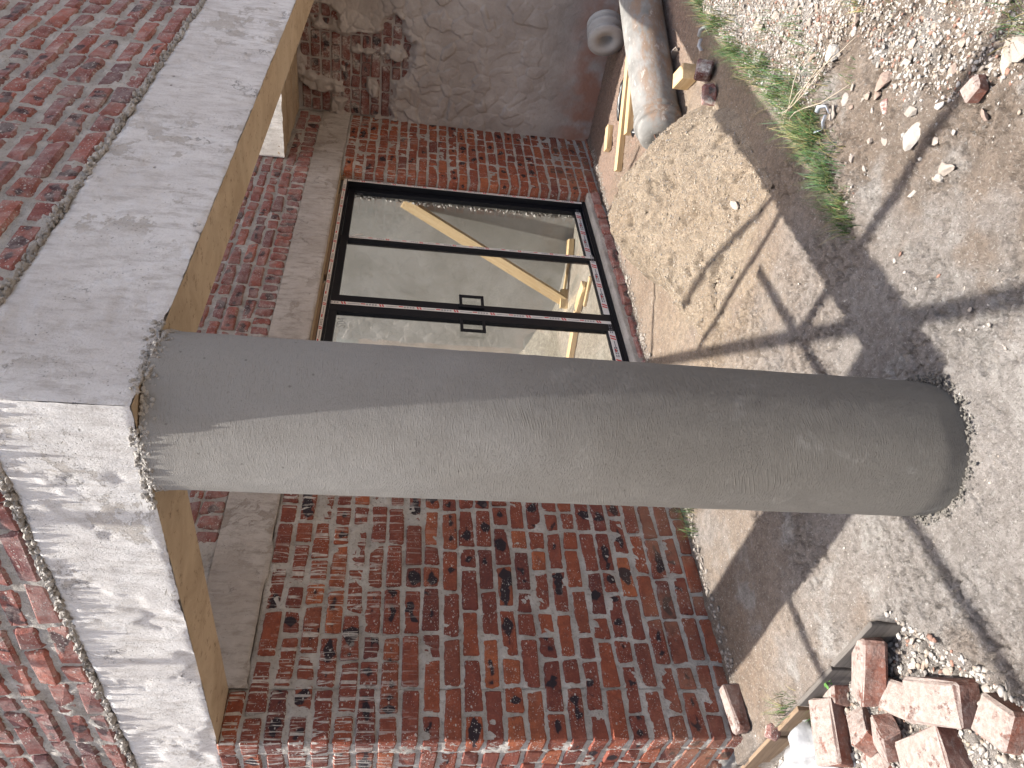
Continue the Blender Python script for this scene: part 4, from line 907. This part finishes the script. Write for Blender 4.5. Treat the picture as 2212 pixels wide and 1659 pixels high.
# ------------------------------------------------------------------ grass and weeds
def grass(name, spots, label, seed=0, dry=.12):
    r = random.Random(seed); V = []; Fq = []; C = []
    B = [(x + r.gauss(0, sp), y + r.gauss(0, sp * .7), h) for (x, y, n, sp, h) in spots for i in range(n)]
    PX, PY = np.array([b_[0] for b_ in B]), np.array([b_[1] for b_ in B]); ZZ = np.maximum(gz(PX, PY), gz(PX, PY, False) + sand_h(PX, PY)) - .005
    for (bx_, by_, h), z in zip(B, ZZ):
        if True:
            L = h * r.uniform(.35, 1.15); a = r.uniform(0, 6.28); bend = r.uniform(.3, 1.25); wd = r.uniform(.0010, .0018)
            c = (.30, .25, .11) if r.random() < dry else (.070 * r.uniform(.5, 1.6), .125 * r.uniform(.6, 1.3), .042 * r.uniform(.6, 1.4))
            n0 = len(V); px, pz, th = 0., 0., r.uniform(.05, .4)
            for k in range(5):
                t_ = k / 4; w_ = wd * (1 - t_ * .85)
                cx_, cy_ = bx_ + math.cos(a) * px, by_ + math.sin(a) * px
                V += [(cx_ - math.sin(a) * w_, cy_ + math.cos(a) * w_, z + pz), (cx_ + math.sin(a) * w_, cy_ - math.cos(a) * w_, z + pz)]; C += [c, c]
                px += math.sin(th) * L / 4; pz += math.cos(th) * L / 4; th += bend / 3.2
            for k in range(4): Fq.append((n0 + 2 * k, n0 + 2 * k + 1, n0 + 2 * k + 3, n0 + 2 * k + 2))
    me = tri_mesh(name, np.array(V), np.array(Fq), 4); set_col(me, np.array(C)); return tag(meshobj(name, me, 'grass'), label, 'grass', None, 'stuff')
line = [(4.7, 1.18), (4.3, 1.17), (3.92, 1.17), (3.6, 1.15), (3.31, 1.12), (3.09, 1.13), (2.92, 1.13), (2.77, 1.13), (2.62, 1.16), (2.48, 1.2), (2.30, 1.24)]
sp_ = []; rg = random.Random(12)
for i in range(len(line) - 1):
    for k in range(11):
        t_ = rg.random(); sp_.append((line[i][0] + (line[i + 1][0] - line[i][0]) * t_, line[i][1] + (line[i + 1][1] - line[i][1]) * t_ + rg.uniform(-.05, .05), rg.randint(22, 54), rg.uniform(.018, .05), rg.uniform(.05, .14)))
sp_ += [(3.2, .98, 60, .06, .1), (3.35, .9, 40, .05, .1), (3.0, .95, 60, .07, .09), (2.85, .98, 40, .05, .07), (2.72, .88, 26, .04, .06), (3.6, 1.0, 50, .06, .1), (4.1, 1.02, 40, .08, .1), (4.4, .98, 30, .07, .1), (4.6, 1.02, 60, .08, .12)]
grass('grass', sp_, 'strip of green grass growing along the edge of the porch floor', 1)
grass('grass', [(2.86, .68, 45, .03, .09), (2.0, .455, 60, .04, .10), (2.35, .47, 30, .04, .07), (3.3, .62, 30, .04, .08), (2.1, .42, 40, .04, .09), (2.66, .6, 14, .03, .06)], 'thin grass tufts scattered in the pale rubble', 2, .3)
grass('grass', [(2.38, 3.0, 50, .035, .12), (2.27, 3.02, 40, .03, .11), (2.48, 2.98, 30, .03, .1)], 'grass tuft at the foot of the brick wall beside the column', 3)
grass('grass', [(1.20, 2.70, 55, .03, .10), (1.17, 2.62, 35, .03, .09), (1.18, 2.78, 25, .02, .07)], 'grass tuft over the shutter board at the slab edge', 4, .25)
def weed(x, y, n, label, seed, rad=.06):
    r = random.Random(seed); z = top_z(x, y); e = empty('weed', (x, y, z), label, 'weed')
    for i in range(n):
        a = r.uniform(0, 6.28); d = r.uniform(.2, 1) * rad; s_ = r.uniform(.008, .016); c = Vector((d * math.cos(a), d * math.sin(a), r.uniform(.012, .035)))
        u_ = Vector((math.cos(a), math.sin(a), r.uniform(-.3, .3))); v_ = Vector((-math.sin(a), math.cos(a), r.uniform(-.3, .3)))
        P = [c - u_ * s_, c + v_ * s_ * .55 - u_ * .2 * s_ + Vector((0, 0, .002)), c + v_ * s_ * .5 + u_ * .5 * s_, c + u_ * s_, c - v_ * s_ * .5 + u_ * .5 * s_, c - v_ * s_ * .55 - u_ * .2 * s_ + Vector((0, 0, .002))]
        meshobj('leaf', pymesh('leaf', P, [(0, 1, 2, 3), (0, 3, 4, 5)]), 'leaf', e, (x, y, z))
        meshobj('stem', tube_mesh('stem', [(0, 0, -.01), tuple(c * .6 + Vector((0, 0, .004))), tuple(c)], .0009, 4), 'leaf', e, (x, y, z))
weed(1.10, 2.68, 22, 'low clover weed between the white bag and the shutter board', 1)
weed(1.185, 2.42, 6, 'single bright leafy seedling beside the leaning brick', 2, .025)
weed(1.07, 2.80, 12, 'small clover sprig next to the crumpled bag', 3, .05)
for i, (a, b) in enumerate((((3.02, 1.22), (2.80, .74)), ((3.0, 1.18), (2.92, .80)), ((3.06, 1.2), (3.05, .86)), ((2.98, 1.2), (2.7, .9)), ((3.04, 1.21), (2.86, .83)))):
    pts = []
    for k in range(7):
        t_ = k / 6; x = a[0] + (b[0] - a[0]) * t_ + .03 * math.sin(t_ * 5 + i * 2); y = a[1] + (b[1] - a[1]) * t_ + .015 * math.cos(t_ * 6 + i); pts.append((x, y, top_z(x, y) + .012 + .035 * math.sin(t_ * 3.1)))
    tag(meshobj('dry_twig', tube_mesh('dry_twig', pts, [.0032 - .0003 * k for k in range(7)], 6), 'twig'), 'dry bent twig lying across the grass strip', 'twig', 'dry twigs by the grass')
def foil(x, y, seed, label, n=3, rad=.05, mat='foil'):
    r = random.Random(seed); e = empty('foil_strip', (x, y, top_z(x, y)), label, 'litter'); a = r.uniform(0, 6)
    for i in range(n):
        p0 = Vector((rad * math.cos(a), rad * math.sin(a), .01)); a += r.uniform(.9, 1.5); p1 = Vector((rad * math.cos(a), rad * math.sin(a), r.uniform(.01, .03))); w_ = Vector((0, 0, .014)) + (p0 + p1) * .12
        m = (p0 + p1) / 2 * 1.25 + Vector((0, 0, .008)); me = pymesh('strip', [p0, m, p1, p1 + w_, m + w_, p0 + w_], [(0, 1, 4, 5), (1, 2, 3, 4)], True)
        o = meshobj('strip', me, mat, e, (x, y, e.location.z)); md = o.modifiers.new('thick', 'SOLIDIFY'); md.thickness = .0012
foil(2.74, 1.05, 3, 'curled silver foil strip in the grass', 4, .045)
foil(4.34, 1.30, 5, 'scraps of pale blue paper caught in the grass by the column drum', 3, .06, 'whitep')

# ------------------------------------------------------------------ poles lying over the wall tops, out of frame above; their shadows cross the floor
kx, ky = SUN.x / SUN.z, SUN.y / SUN.z
PZ = PT + .035
def pole(g0, g1, r0, label, z=PZ, dz=0):
    a = (g0[0] + kx * z, g0[1] + ky * z, z + dz); b = (g1[0] + kx * z, g1[1] + ky * z, z + dz)
    n = 9; r = random.Random(int(g0[0] * 1000)); pts = [tuple(a[i] + (b[i] - a[i]) * k / (n - 1) + (r.uniform(-.006, .006) if i < 2 else 0) for i in range(3)) for k in range(n)]
    tag(meshobj('scaffold_pole', tube_mesh('scaffold_pole', pts, r0, 10), 'oldwood'), label, 'pole', 'scaffold poles on the wall tops', 'thing')
pole((.55, 1.62), (2.78, 1.77), .028, 'scaffold pole across the left wall top above the frame')
pole((.9, .38), (3.62, 3.1), .034, 'scaffold pole lying diagonally over the porch corner above the frame', dz=.06)
pole((2.28, 1.80), (2.06, .42), .027, 'scaffold pole sticking out over the right wall top above the frame')
pole((2.74, 1.3), (3.02, 2.5), .02, 'thin scaffold pole over the sand heap above the frame', dz=.0)
pole((2.84, 1.3), (3.32, 2.4), .022, 'second thin scaffold pole over the sand heap above the frame', dz=.0)
pole((1.12, 2.39), (1.95, 2.46), .021, 'scaffold pole through the left wall top above the frame')
pole((5.05, 2.3), (5.5, 3.2), .018, 'thin scaffold pole above the door side above the frame')
pole((4.15, 2.5), (3.35, 3.2), .018, 'thin scaffold pole above the door plinth above the frame')
